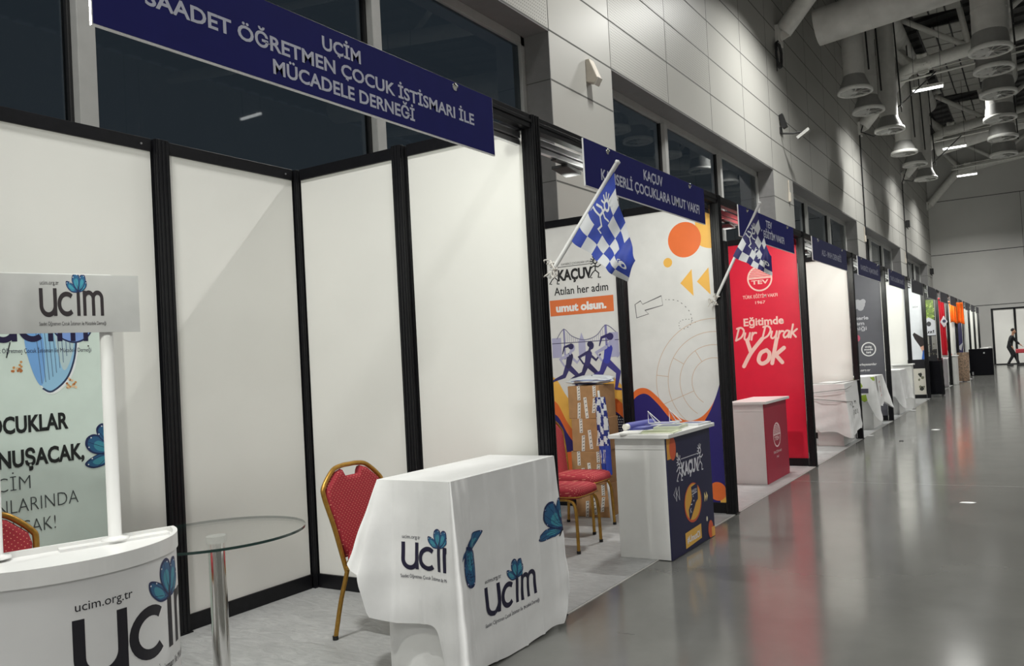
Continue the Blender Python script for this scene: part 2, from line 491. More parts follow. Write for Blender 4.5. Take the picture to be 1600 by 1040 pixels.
class Art:
    def __init__(s):
        s.it = []; s.L = 1; s.T = None; s.n = 0
    def raw(s, vs, fs, m):
        if s.T: vs = [s.T(a, b) for a, b in vs]
        s.n += 1; s.it.append((s.n*0.016, m, list(vs), fs))
    def poly(s, pts, m):
        pts = list(pts)
        tr = tessellate_polygon([[Vector((a, b, 0)) for a, b in pts]])
        s.raw(pts, [tuple(t) for t in tr], m)
    def rect(s, a, b, c, d, m): s.raw([(a, b), (c, b), (c, d), (a, d)], [(0, 1, 2, 3)], m)
    def ell(s, u, v, ru, rv, m, n=28, rot=0):
        c, q = math.cos(rot), math.sin(rot)
        pts = []
        for k in range(n):
            x, y = ru*math.cos(2*PI*k/n), rv*math.sin(2*PI*k/n)
            pts.append((u+c*x-q*y, v+q*x+c*y))
        s.raw(pts, [tuple(range(n))], m)
    def disc(s, u, v, r, m, n=28): s.ell(u, v, r, r, m, n)
    def stroke(s, pts, w, m, closed=False, caps=True, w2=None):
        P = [Vector((p[0], p[1])) for p in pts]; N = len(P)
        if N < 2: return
        L = []
        for i in range(N):
            a = P[i-1] if (closed or i > 0) else P[i]
            b = P[(i+1) % N] if (closed or i < N-1) else P[i]
            d = (b-a)
            d = d.normalized() if d.length > 1e-9 else Vector((1, 0))
            nn = Vector((-d.y, d.x))
            ww = w if w2 is None else w+(w2-w)*i/(N-1)
            e1 = (P[i]-a).normalized() if (P[i]-a).length > 1e-9 else d
            k = max(0.55, abs(e1.dot(d)))
            L.append((P[i]+nn*ww/2/k, P[i]-nn*ww/2/k))
        vs = [tuple(x) for p in L for x in p]
        fs = [(2*i, 2*i+1, 2*((i+1) % N)+1, 2*((i+1) % N)) for i in range(N if closed else N-1)]
        s.raw(vs, fs, m)
        if caps and not closed:
            s.disc(P[0].x, P[0].y, w/2, m, 12); s.disc(P[-1].x, P[-1].y, (w if w2 is None else w2)/2, m, 12)
    def limb(s, pts, w, w2, m): s.stroke(pts, w, m, w2=w2)
    def ring(s, u, v, r, w, m, a0=0.0, a1=2*PI, n=36, rv=None):
        rv = rv or r
        full = abs(a1-a0-2*PI) < 1e-6
        pts = [(u+r*math.cos(a0+(a1-a0)*k/n), v+rv*math.sin(a0+(a1-a0)*k/n)) for k in range(n if full else n+1)]
        s.stroke(pts, w, m, closed=full, caps=False)
    def text(s, t, u, v, h, m, width=None, align='L', bold=0.0, shear=0.0, slope=0.0):
        vs, fs = text_tris(t, bold)
        if not vs: return
        hv, _ = text_tris('H', bold)
        cap = max(p[1] for p in hv)-min(p[1] for p in hv)
        k = h/cap
        x0 = min(p[0] for p in vs); x1 = max(p[0] for p in vs)
        kx = k if width is None else width/(x1-x0)
        W = (x1-x0)*kx
        du = u - (0 if align == 'L' else W/2 if align == 'C' else W)
        out = []
        for x, y in vs:
            a = (x-x0)*kx+y*k*shear
            out.append((du+a, v+y*k+slope*a))
        s.raw(out, fs, m)
    def into(s, mb, fn, clip=None, du=0.0, dv=0.0, eps=0.0007):
        """cut to the clip rectangle, slice, map with fn(u,v,offset) and add to a MB"""
        by = {}
        for L, m, vs, fs in s.it: by.setdefault(m, []).append((L, vs, fs))
        for m, items in by.items():
            bm = bmesh.new()
            for L, vs, fs in items:
                bv = [bm.verts.new((a, b, L)) for a, b in vs]
                for f in fs:
                    try: bm.faces.new([bv[i] for i in f])
                    except ValueError: pass
            def cut(co, no, outer):
                bmesh.ops.bisect_plane(bm, geom=bm.verts[:]+bm.edges[:]+bm.faces[:], plane_co=co, plane_no=no, clear_outer=outer)
            if clip:
                a, b, c, d = clip
                cut((a, 0, 0), (-1, 0, 0), True); cut((c, 0, 0), (1, 0, 0), True)
                cut((0, b, 0), (0, -1, 0), True); cut((0, d, 0), (0, 1, 0), True)
            if bm.verts:
                us = [x.co.x for x in bm.verts]; vv = [x.co.y for x in bm.verts]
                if du:
                    x = math.ceil(min(us)/du)*du
                    while x < max(us): cut((x, 0, 0), (1, 0, 0), False); x += du
                if dv:
                    x = math.ceil(min(vv)/dv)*dv
                    while x < max(vv): cut((0, x, 0), (0, 1, 0), False); x += dv
                bm.verts.index_update()
                mb.add([fn(x.co.x, x.co.y, (x.co.z+1)*eps) for x in bm.verts], [tuple(q.index for q in f.verts) for f in bm.faces], m)
            bm.free()

# ================================================================== SETTING
Y0, Y1, XR, ZT = -18.0, 45.5, 26.0, 13.0
mb = MB(); mb.box(-3.4, Y0, -0.2, XR, Y1+0.3, 0.0, floor_mat()); struct(mb.build('floor'))
mb = MB(); mb.box(-2.06, -6.0, 0.0, -0.02, 39.0, 0.004, carpet_mat()); struct(mb.build('floor_carpet'))
mb = MB(); mb.box(-0.014, -6.0, 0.0, -0.004, 39.0, 0.0045, mat('floor_tape', (0.55, 0.54, 0.52), 0.4)); struct(mb.build('trim_1'))

OPEN = [(4.57-8.0+9.67*k if k == 0 else 6.24+9.67*(k-1), 4.57+9.67*k) for k in range(0, 5)]
OPEN = [(-3.43, 4.57)]+[(6.24+9.67*k, 14.24+9.67*k) for k in range(4)]
HEAD, SILL = 5.56, 1.0
mb = MB()
mb.box(-3.15, Y0, 0, WX, Y1, SILL, clad)
mb.box(-3.15, Y0, HEAD, WX, Y1, ZT, clad)
prev = Y0
for a, b in OPEN:
    mb.box(-3.15, prev, SILL, WX, a, HEAD, clad); prev = b
mb.box(-3.15, prev, SILL, WX, Y1, HEAD, clad)
# joints between the cladding panels
jw = 0.011
def hj(z, ya, yb): mb.box(WX-0.01, ya, z-jw, WX+0.0012, yb, z+jw, joint_m)
def vj(y, za, zb): mb.box(WX-0.01, y-jw*0.7, za, WX+0.0012, y+jw*0.7, zb, joint_m)
for i in range(11): hj(HEAD+0.01+0.693*i, Y0, Y1)
piers = [(Y0, -3.43)]+[(4.57+9.67*k, 6.24+9.67*k) for k in range(4)]+[(43.25, Y1)]
for a, b in piers:
    for z in (4.95, 4.32, 3.69): hj(z, a, b)
for k in range(-2, 5):
    for d in (0, 1.67, 3.72, 5.76, 7.74):
        y = 4.57+9.67*k+d
        if Y0 < y < Y1: vj(y, HEAD, ZT)
for ya, yb in ((-3.4, -1.4), (-1.38, 0.52), (0.55, 2.5), (2.53, 4.55)):
    for i in range(3): mb.box(WX, ya+.02, HEAD+0.03+0.693*i, WX+0.001, yb-.02, HEAD+0.693*(i+1)-0.01, perf)
for ya, yb, n in ((6.26, 8.27, 4), (8.31, 10.31, 3)):
    for i in range(0 if ya < 8 else 1, n): mb.box(WX, ya+.02, HEAD+0.03+0.693*i, WX+0.001, yb-.02, HEAD+0.693*(i+1)-0.01, perf)
struct(mb.build('wall_left'))

mb = MB(); mb.box(-3.4, Y1, 0, XR, Y1+0.3, ZT+3, end_wall_m)
for z in (3.2, 6.2, 9.2): mb.box(WX, Y1-0.004, z-.02, XR, Y1, z+.02, joint_m)
for x in (2.0, 8, 14, 20): mb.box(x-.01, Y1-0.003, 3.2, x+.01, Y1, 9.2, joint_m)
struct(mb.build('wall_back'))
mb = MB(); mb.box(XR, Y0, 0, XR+0.3, Y1, ZT+3, end_wall_m); struct(mb.build('wall_right'))
mb = MB(); mb.box(-3.4, Y0-0.3, 0, XR, Y0, ZT+3, end_wall_m); struct(mb.build('wall_front'))
mb = MB()
def roofz(x): return 13.0+0.11*(x+2.6)
for y in [Y0+i*0.9 for i in range(int((Y1-Y0)/0.9)+1)]:
    yb = min(y+0.9, Y1)
    mb.prism([(-3.4, roofz(-3.4)), (XR, roofz(XR)), (XR, roofz(XR)+0.2), (-3.4, roofz(-3.4)+0.2)], y, yb, lambda a, b, d: (a, d, b), deck_m)
    mb.prism([(-3.4, roofz(-3.4)-0.12), (XR, roofz(XR)-0.12), (XR, roofz(XR)), (-3.4, roofz(-3.4))], y, y+0.12, lambda a, b, d: (a, d, b), deck_m)
for x in (-1.9, 1.9, 5.7, 9.5, 13.3, 17.1):
    mb.prism([(x, roofz(x)-0.5), (x+0.25, roofz(x)-0.5), (x+0.25, roofz(x)), (x, roofz(x))], Y0, Y1, lambda a, b, d: (a, d, b), dark_steel)
struct(mb.build('ceiling'))

# windows in the wall
GX = -2.985
for n, (a, b) in enumerate(OPEN):
    root = bpy.data.objects.new('window_%d' % (n+1), None); COL.objects.link(root)
    root.location = (GX, (a+b)/2, SILL); root['kind'] = 'structure'; WORLD[root.name] = Vector(root.location)
    mb = MB()
    t = 0.012
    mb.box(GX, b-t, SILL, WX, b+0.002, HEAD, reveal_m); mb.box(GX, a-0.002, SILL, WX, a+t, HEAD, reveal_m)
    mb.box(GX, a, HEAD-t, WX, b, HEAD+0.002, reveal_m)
    for z in (4.95, 4.32, 3.69): mb.box(GX, b-t-0.001, z-0.006, WX, b-t, z+0.006, joint_m)
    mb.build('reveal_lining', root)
    mb = MB()
    for y in (a+t, b-t-0.09): mb.box(GX-0.06, y, SILL, GX+0.03, y+0.09, HEAD-t, frame_m)
    mb.box(GX-0.06, a, HEAD-0.13, GX+0.03, b, HEAD-t, frame_m); mb.box(GX-0.06, a, SILL, GX+0.03, b, SILL+0.08, frame_m)
    mb.build('window_frame', root, bevel=0.006)
    ys = [a+2.58, a+5.32] if n else [-0.9, 1.85]
    edges = [a+t+0.09]+[e for y in ys for e in (y-0.06, y+0.06)]+[b-t-0.09]
    for y in ys:
        mb = MB(); mb.box(GX-0.06, y-0.06, SILL+0.08, GX+0.09, y+0.06, HEAD-0.13, frame_m)
        mb.box(GX-0.05, y-0.085, SILL+0.08, GX+0.02, y-0.06, HEAD-0.13, black_plastic)
        mb.build('mullion', root, bevel=0.006)
    for i in range(0, 6, 2):
        mb = MB(); mb.box(GX-0.02, edges[i], SILL+0.08, GX-0.012, edges[i+1], HEAD-0.13, window_glass); mb.build('pane', root)

# ------------------------------------------------------------------ ceiling steel and services
BAYS = [5.6, 15.3, 25.4, 35.5, 45.0]
BAYN = ['nearest', 'second', 'third', 'fourth', 'farthest']
for i, y in enumerate(BAYS):
    r = 0.215
    root = thing('roof_truss', 'white tubular roof truss with wall strut, %s one of the row along the hall' % BAYN[i], 'truss', (-0.8, y, 10.72), group='tubular roof trusses')
    ch = lambda x: 10.72+0.115*(x+0.8)
    mb = MB(); mb.tube([(-2.45, y, 9.05), (-1.35, y, 10.22), (-1.02, y, 10.55), (-0.8, y, 10.72), (-0.3, y, ch(-0.3))], r, steel_m, 20)
    for k in (0.3, 0.62): 
        p = Vector((-2.45, y, 9.05)).lerp(Vector((-1.35, y, 10.22)), k); q = p+Vector((0.012, 0, 0.0128)); mb.tube([p, q], r+0.004, steel_m, 20)
    mb.build('strut', root)
    mb = MB(); mb.obox((-2.56, y, 8.95), (0.04, 0, 0), (0, 0.2, 0), (0, 0, 0.22), steel_m); mb.obox((-2.42, y, 8.97), (0.12, 0, 0.05), (0, 0.015, 0), (-0.04, 0, 0.1), steel_m); mb.build('wall_bracket', root)
    mb = MB(); mb.tube([(-0.5, y, ch(-0.5)), (20, y, ch(20))], r, steel_m, 20); mb.build('bottom_chord', root)
    mb = MB(); mb.tube([(-2.2, y, 12.45), (20, y, ch(20)+1.75)], 0.14, steel_m, 14); mb.build('top_chord', root)
    mb = MB()
    for k in range(6):
        for s_ in (-1, 1):
            an = k*PI/3+0.3
            d = Vector((0, math.cos(an), math.sin(an)))
            mb.obox(Vector((-0.42+0.05*s_, y, ch(-0.42)))+d*0.24, (0.11*s_, 0, 0.02), d*0.13, d.cross(Vector((1, 0, 0)))*0.03, steel_m)
    mb.tube([(-0.62, y, ch(-0.62)), (-0.18, y, ch(-0.18))], 0.25, steel_m, 16)
    mb.build('flange_joint', root)
    for k, (xa, xb) in enumerate(((-0.85, -2.0), (0.95, -1.0), (1.0, 0.75), (1.0, 3.6), (4.4, 2.7), (4.4, 6.4), (7.8, 6.1))):
        mb = MB(); mb.tube([(xa, y, ch(xa)+0.12), (xb, y, ch(xb)+1.7)], 0.095 if k else 0.12, steel_m, 12)
        if k == 0: mb.tube([(xa, y, ch(xa)+0.1), (xa-0.3, y, ch(xa)+0.5)], [0.22, 0.13], steel_m, 4)
        mb.build('web_brace', root)
# grid ceiling panels between trusses
for i, (ya, yb) in enumerate(((16.2, 24.8), (26.0, 34.8), (36.2, 44.4))):
    mb = MB()
    gm = mat('ceiling_grid_panel', (0.34, 0.335, 0.31), 0.7, var=0.05)
    ny = 9; nx = 3; 
    for a in range(nx):
        for b in range(ny):
            x0 = -0.55+a*0.5; x1 = x0+0.44; dy = (yb-ya)/ny; q = ya+b*dy
            z = 12.1
            mb.box(x0, q, z, x1, q+dy-0.1, z+0.03, gm)
    for a in range(nx+1): mb.box(-0.62+a*0.5, ya, 12.13, -0.58+a*0.5, yb, 12.2, dark_steel)
    tag(mb.build('ceiling_grid'), 'grey grid of ceiling panels above the trusses, %s of three strips' % ('nearest', 'middle', 'farthest')[i], 'ceiling panels', 'ceiling grid strips')

# air ducts
def hose(name, label, pts, r, group=None):
    mb = MB(); mb.tube(pts, r, duct_m, 24)
    P = [Vector(p) for p in pts]
    for i in range(len(P)-1):
        L = (P[i+1]-P[i]).length; n = int(L/1.25)
        for k in range(1, n+1):
            c = P[i].lerp(P[i+1], k*1.25/L); d = (P[i+1]-P[i]).normalized()*0.012
            mb.tube([c-d, c+d], r+0.008, duct_m, 24, cap=True)
    return tag(mb.build(name), label, 'duct', group)
hose('air_duct', 'large round grey air duct crossing the ceiling beside the nearest visible strut', [(-1.8, 15.95, 9.18), (12, 15.95, 10.4)], 0.43)
mb = MB()
hose('air_duct', 'round grey air duct running along the wall above the left row of nozzles', [(-1.3, 17.0, 11.95), (-1.3, 35.0, 11.95)], 0.4)
hose('air_duct', 'round grey air duct running along above the right row of nozzles', [(1.86, 15.2, 12.2), (1.86, 34.0, 12.2)], 0.45)
hose('air_duct', 'round grey air duct crossing below the far roof truss toward the right', [(-1.0, 34.2, 9.75), (12, 34.2, 12.0)], 0.33)
LN = [(-1.34, 17.87), (-1.37, 19.93), (-1.2, 22.56), (-1.27, 26.15), (-1.2, 28.4), (-1.18, 31.6)]
RN = [(1.865, 16.85), (1.866, 18.4), (1.875, 20.7), (1.81, 23.55), (1.79, 26.25), (1.72, 29.1)]
ORD = ['first', 'second', 'third', 'fourth', 'fifth', 'sixth']
def nozzle(x, y, z, top, rd, rr_, label, group, rod):
    root = thing('jet_diffuser', label, 'air diffuser', (x, y, z), group=group)
    mb = MB(); mb.lathe([(rd, 0.42), (rd, top-z)], (x, y, z), duct_m, 28)
    for k in range(1, 4): mb.lathe([(rd+.008, 0.42+k*0.55), (rd+.008, 0.44+k*0.55)], (x, y, z), duct_m, 28)
    mb.build('drop_duct', root)
    mb = MB(); mb.lathe([(rd, 0.44), (rd+.02, 0.36), (rr_-.03, 0.13), (rr_-.02, 0.04)], (x, y, z), mat('diffuser_cone', (0.26, 0.26, 0.25), 0.55), 32); mb.build('cone', root)
    mb = MB(); mb.lathe([(rr_-.02, 0.10), (rr_+.02, 0.09), (rr_+.03, 0.0), (rr_-.035, -0.01), (rr_-.035, 0.05), (rr_-.02, 0.10)], (x, y, z), mat('diffuser_ring', (0.72, 0.72, 0.69), 0.45), 36); mb.build('ring', root)
    mb = MB(); vm = mat('diffuser_vane', (0.62, 0.62, 0.6), 0.5)
    for k in range(10):
        a = 2*PI*k/10
        d = Vector((math.cos(a), math.sin(a), 0)); q = Vector((-math.sin(a), math.cos(a), 0))
        mb.obox(Vector((x, y, z+0.03))+d*(rr_*0.55), d*(rr_*0.42), q*0.035+Vector((0, 0, 0.03)), (0, 0, 0.006), vm)
    mb.lathe([(0.07, 0.0), (0.07, 0.07)], (x, y, z), vm, 16)
    mb.build('vane_wheel', root)
    if rod:
        mb = MB(); mb.tube([(x+rd+.12, y-.1, z+0.5), (x+rd+.02, y-.1, top+.3)], 0.022, black_plastic, 8); mb.build('hanger_rod', root)
for i, (x, y) in enumerate(LN):
    nozzle(x, y, 8.0, 11.57, 0.27, 0.42, 'grey flared air nozzle with spoked outlet, %s in the row along the wall' % ORD[i], 'air nozzles along the wall', True)
for i, (x, y) in enumerate(RN):
    nozzle(x, y, 8.0, 11.77, 0.37, 0.44, 'wide grey air nozzle with spoked outlet, %s in the row off the wall' % ORD[i], 'air nozzles farther from the wall', i in (0, 1, 5))
# thin service pipes and wires
for i, (pts, r, lab) in enumerate((
        ([(-0.9, 23.4, 9.7), (12, 23.4, 10.4)], 0.035, 'thin lighting rail hung across the ceiling at the nearest visible lamp'),
        ([(-0.9, 32.6, 9.7), (12, 32.6, 10.4)], 0.035, 'thin lighting rail hung across the ceiling at the middle visible lamp'),
        ([(-0.8, 39.3, 9.7), (12, 39.3, 10.4)], 0.035, 'thin lighting rail hung across the ceiling at the farthest lamp'))):
    mb = MB(); mb.tube(pts, r, steel_m, 8); mb.tube([(a[0], a[1], a[2]+0.16) for a in pts], 0.02, steel_m, 8)
    tag(mb.build('lighting_rail'), lab, 'rail', 'lighting rails')
for i, (y, x2, y2) in enumerate(((25.3, -2.0, 24.94), (35.3, -2.0, 35.2))):
    mb = MB(); mb.tube([(-2.35, y, 9.3), (WX+.03, y, 8.7), (WX+.03, y+.03, 6), (WX+.03, y-.1, 2.8)], 0.022, black_plastic, 8)
    tag(mb.build('wall_cable'), 'thin dark vertical cable on the wall under the %s visible strut' % ('second', 'third')[i], 'cable', 'wall cables')
for i in range(2):
    x0, y0 = ((-1.2, 23.3), (-1.0, 32.4))[i]
    mb = MB(); mb.tube([(-2.5, 25.2+10*i, 8.8), (-1.9, y0+.8, 8.3), (x0, y0, 8.75), (0.2, y0-.6, 9.6)], 0.02, black_plastic, 8)
    tag(mb.build('hanging_cable'), 'thin dark cable sagging from the wall bracket to the lamp, %s one' % ('nearer', 'farther')[i], 'cable', 'sagging cables')

# linear hall lamps
def hall_lamp(x, y, label):
    root = thing('linear_ceiling_lamp', label, 'ceiling lamp', (x, y, ZL), group='linear hall lamps')
    mb = MB(); mb.box(x-.46, y-.07, ZL+.03, x+.46, y+.07, ZL+.12, steel_m); mb.build('housing', root)
    mb = MB()
    mb.tube([(x-.44, y-.02, ZL), (x+.44, y-.02, ZL)], 0.04, tube_glow, 10)
    mb.build('lamp_tube', root)
    mb = MB()
    for q in (-.4, .4): mb.tube([(x+q, y, ZL+.1), (x+q, y, 12.9)], 0.006, dark_steel, 6)
    mb.build('suspension_wire', root)
    ld = bpy.data.lights.new('lamp_light', 'AREA'); ld.shape = 'RECTANGLE'; ld.size = 0.9; ld.size_y = 0.12; ld.energy = LAMP_W*({-3.9: 1.2, 5.3: 1.1, 12.5: 1.8, 23.7: 1.6, 32.9: 1.4, 39.6: 1.2}.get(y, 1.0) if x < 0 else 0.75); ld.spread = math.radians(140); ld.color = (1, 0.995, 0.95)
    lo = bpy.data.objects.new('lamp_light', ld); COL.objects.link(lo); lo.parent = root; lo.location = (0, 0, -0.06)
VN = {23.7: 'nearest visible', 32.9: 'middle visible', 39.6: 'farthest visible'}
ZL = 9.4
nn = 0
for x in (-0.15, 6.0, 12.0, 18.0):
    for y in (-13.0, -3.9, 5.3, 12.5, 23.7, 32.9, 39.6):
        if x < 0 and y in VN: lab = 'lit white linear lamp hanging near the wall, %s one' % VN[y]
        else:
            lab = 'lit linear lamp hanging high, row %s, %s' % ({-0.15: 'by the booths', 6: 'over the aisle', 12: 'past the aisle', 18: 'farthest right'}[x], {-13.0: 'far behind camera', -3.9: 'above camera', 5.3: 'first ahead', 12.5: 'second ahead', 23.7: 'third ahead', 32.9: 'fourth ahead', 39.6: 'fifth ahead'}[y])
        hall_lamp(x, y, lab)

# devices on the wall
mb = MB()
root = thing('wall_camera', 'dark camera on a bent bracket high on the wall past the second window', 'camera', (WX, 15.06, 6.6))
mb.box(WX, 15.0, 6.55, WX+.04, 15.1, 6.7, black_plastic); mb.tube([(WX+.03, 15.05, 6.55), (WX+.3, 15.05, 6.5), (WX+.5, 15.2, 6.55)], 0.02, black_plastic, 8); mb.build('bracket', root)
mb = MB(); mb.obox((WX+.08, 15.05, 6.83), (0.05, 0, 0.02), (0, 0.06, 0), (-.05, 0, 0.16), black_plastic); mb.build('camera_body', root)
mb = MB(); mb.obox((WX+.5, 15.22, 6.5), (0.13, 0.05, 0.1), (0, 0.05, 0), (-.02, 0, 0.03), mat('pale_device', (0.3, 0.3, 0.28), 0.5)); mb.build('floodlight', root)
beige = mat('beige_plastic', (0.55, 0.5, 0.43), 0.5)
root = thing('wall_speaker', 'beige wedge shaped wall speaker on the pier beside the first window', 'wall speaker', (WX, 5.56, 5.15))
mb = MB(); mb.prism([(0, 5.17), (0.13, 5.13), (0.17, 5.2), (0.06, 5.47), (0, 5.47)], 5.48, 5.62, lambda a, b, d: (WX+a, d, b), beige); mb.build('speaker_housing', root, bevel=0.01)
mb = MB(); mb.obox((WX+.145, 5.55, 5.155), (0.03, 0, 0.045), (0, 0.06, 0), (-.006, 0, 0.004), mat('pale_grille', (0.7, 0.68, 0.62), 0.5)); mb.build('grille', root)
for i, y in enumerate((15.45, 25.15, 34.9)):
    root = thing('wall_sensor', 'small pale sensor on the %s pier of the wall' % ('second', 'third', 'fourth')[i], 'sensor', (WX, y, 5.1), group='wall sensors')
    mb = MB(); mb.box(WX, y-.03, 4.98, WX+.06, y+.05, 5.2, beige); mb.build('sensor_housing', root, bevel=0.01)
    mb = MB(); mb.tube([(WX+.02, y, 5.2), (WX+.02, y, 5.5)], 0.015, beige, 8); mb.build('conduit', root)
mb = MB()
for k in range(7):
    rr1 = 0.2+0.016*k; pts = []
    for j in range(20):
        a = 2*PI*j/20
        pts.append((WX+.05+.012*(k % 3), 15.12+rr1*math.cos(a)*0.9+random.uniform(-.02, .02), 8.45+rr1*1.1*math.sin(a)+random.uniform(-.02, .02)))
    mb.tube(pts, 0.012, dark_steel, 6, closed=True)
mb.tube([(WX+.05, 14.95, 8.3), (WX+.05, 14.92, 8.0)], 0.012, dark_steel, 6)
tag(mb.build('coiled_cable'), 'dark coil of cable hung on the wall below the nearest strut', 'cable')
for i, (y, z) in enumerate(((35.8, 6.86), (44.5, 5.25))):
    mb = MB(); mb.obox((WX+.1, y, z), (0.08, 0, 0), (0, 0.1, 0), (0, 0, 0.16), black_plastic); mb.tube([(WX, y, z-.1), (WX+.12, y, z-.25)], 0.02, black_plastic, 6)
    tag(mb.build('wall_camera'), ('small black camera on the wall near the third strut', 'small black camera on the wall near its far corner')[i], 'camera')

# ================================================================== PRINT DESIGNS
NAVY = ink(24, 22, 52); BLACK = ink(22, 22, 26); WHITEI = ink(236, 236, 236); TEAL = ink(62, 140, 160); MIDB = ink(40, 92, 132)
DEEPB = ink(24, 40, 84); ORANGE = ink(232, 112, 52); YEL = ink(240, 184, 84); INDIGO = ink(42, 34, 112); GREYI = ink(150, 150, 150)
RED = ink(226, 28, 62); CREAM = ink(250, 214, 204)

def butterfly(a, u, v, s, rot=0.0, wings=4, L=6):
    """flower-like butterfly; s is its overall size"""
    c, q = math.cos(rot), math.sin(rot)
    def T(x, y): return (u+s*(c*x-q*y), v+s*(q*x+c*y))
    W = [[(0, 0), (-.16, .24), (-.46, .42), (-.66, .44), (-.62, .2), (-.34, -.02)],
         [(0, 0), (.14, .18), (.36, .42), (.5, .46), (.48, .22), (.24, .02)],
         [(0, 0), (-.2, .18), (-.33, .46), (-.28, .7), (-.1, .8), (.08, .7), (.14, .42), (.08, .14)],
         [(0, 0), (.04, .26), (.08, .56), (.22, .74), (.41, .70), (.45, .44), (.26, .14)]][:wings]
    for k, w in enumerate(W):
        P = smooth_line(w, 5, True)
        cx = sum(p[0] for p in P)/len(P); cy = sum(p[1] for p in P)/len(P)
        a.L = L+k*0.5; a.poly([T(*p) for p in P], DEEPB)
        a.L += .12; a.poly([T(cx+(p[0]-cx)*.82, cy+(p[1]-cy)*.82) for p in P], MIDB)
        a.L += .12; a.poly([T(cx+(p[0]-cx)*.5, cy*.85+(p[1]-cy)*.55) for p in P], TEAL)
        a.L += .12
        for t in (.2, .45, .7):
            e = P[int(t*len(P))]; a.stroke([T(0.01, 0.03), T(e[0]*.9, e[1]*.9)], s*.012, DEEPB, caps=False)
        a.L += .05
        for t in (.35, .55): e = P[int(t*len(P))]; a.disc(*T(cx+(e[0]-cx)*.8, cy+(e[1]-cy)*.8), s*.018, WHITEI, 8)
    a.L = L+3; a.stroke([T(0, -.06), T(.01, .2)], s*.035, BLACK)
    a.stroke([T(0.01, .2), T(-.06, .3)], s*.012, BLACK, caps=False)

def wing(a, pts, root):
    P = smooth_line(pts, 5, True)
    cx = sum(p[0] for p in P)/len(P); cy = sum(p[1] for p in P)/len(P)
    a.poly(P, DEEPB)
    a.poly([(cx+(p[0]-cx)*.86, cy+(p[1]-cy)*.86) for p in P], MIDB)
    rx, ry = (cx*2+root[0])/3, (cy*2+root[1])/3
    a.poly([(rx+(p[0]-cx)*.5, ry+(p[1]-cy)*.5) for p in P], TEAL)
    for k in range(2, len(P), 5): a.stroke([root, (cx+(P[k][0]-cx)*.85, cy+(P[k][1]-cy)*.85)], .0028, DEEPB, caps=False)
    for k in range(0, len(P), 7):
        q = (cx+(P[k][0]-cx)*.9, cy+(P[k][1]-cy)*.9)
        if (q[0]-root[0])**2+(q[1]-root[1])**2 > .008: a.disc(q[0], q[1], .0035, ink(196, 190, 226), 8)
def ucim(a, u, v, x, col=NAVY, sub=True, site=True, L=1, fly=True):
    """wordmark with baseline (u,v), x height x"""
    w = 0.185*x
    def arc(cx, cy, r, d0, d1, n=16): return [(cx+r*math.cos(math.radians(d0+(d1-d0)*k/n)), cy+r*math.sin(math.radians(d0+(d1-d0)*k/n))) for k in range(n+1)]
    a.L = L
    def P(pts): return [(u+p[0]*x, v+p[1]*x) for p in pts]
    a.stroke(P([(.09, 1.06), (.09, .7)]+arc(.44, .40, .35, 180, 360)+[(.79, .7), (.79, 1.06)]), w, col, caps=False)
    a.stroke(P([(.79, 1.06), (.79, 0)]), w*.95, col, caps=False)
    a.stroke(P(arc(1.38, .46, .385, 48, 312, 22)), w, col, caps=False)
    a.stroke(P([(1.98, .93), (1.98, 0)]), w*.92, col, caps=False)
    a.stroke(P([(2.3, .98), (2.3, 0)]), w*.92, col, caps=False)
    a.stroke(P([(2.3, .62)]+arc(2.53, .68, .23, 180, 0, 10)+[(2.76, 0)]), w*.92, col, caps=False)
    a.stroke(P([(2.76, .62)]+arc(2.99, .68, .23, 180, 0, 10)+[(3.22, 0)]), w*.92, col, caps=False)
    if fly: butterfly(a, u+1.98*x, v+.93*x, .92*x, 0, 4, L+1)
    if site: a.L = L; a.text('ucim.org.tr', u+.05*x, v+1.2*x, .15*x, col, width=.95*x)
    if sub: a.L = L; a.text('Saadet Öğretmen Çocuk İstismarı ile Mücadele Derneği', u-.05*x, v-.36*x, .135*x, col, width=3.45*x)

def stick(a, u, v, s, m, run=False):
    """spiky-haired stick child, feet at v"""
    def P(*p): return [(u+s*x, v+s*y) for x, y in p]
    a.ring(u, v+s*.78, s*.11, s*.06, m, n=16)
    for k in range(6):
        t = math.radians(60+k*30); a.stroke([(u+s*.15*math.cos(t), v+s*.78+s*.15*math.sin(t)), (u+s*.26*math.cos(t), v+s*.78+s*.26*math.sin(t))], s*.045, m)
    a.stroke(P((0, .66), (-.02, .36)), s*.06, m)
    a.stroke(P((-.3, .42), (-.1, .56), (.14, .5), (.28, .58)), s*.055, m)
    a.stroke(P((-.02, .36), (.16, .2), (.12, 0), (.24, 0)), s*.055, m)
    a.stroke(P((-.02, .36), (-.18, .24), (-.34, .02), (-.22, .02)) if not run else P((-.02, .36), (-.2, .3), (-.38, .26), (-.4, .14)), s*.055, m)

def kid_logo(a, u, v, s, m, W=1.0):
    """two stick children carrying the word"""
    stick(a, u+.17*s, v-.12*s, s*.72, m); stick(a, u+(W-.17)*s, v-.04*s, s*.78, m)
    a.text('KAÇUV', u+.3*s, v, .42*s, m, width=(W-.62)*s, bold=.045)
    a.stroke([(u+.3*s, v+.5*s), (u+(W-.34)*s, v+.5*s)], .02*s, m, caps=False)

def globe_logo(a, u, v, r, m, bg, ex=1.0):
    a.L = 2
    a.ring(u, v, r*.93*ex, r*.12, m, n=40, rv=r*.93)
    for k in range(6):
        y = r*(.12+.125*k); h = math.sqrt(max(0, (r*.9)**2-y*y))*ex
        a.stroke([(u-h, v+y), (u+h, v+y)], r*.065, m, caps=False)
    a.stroke([(u-r*.95*ex, v+.02*r), (u+r*.95*ex, v+.02*r)], r*.09, m, caps=False)
    a.text('TEV', u, v-.42*r, .32*r, m, width=1.35*r*ex, align='C', bold=.03)

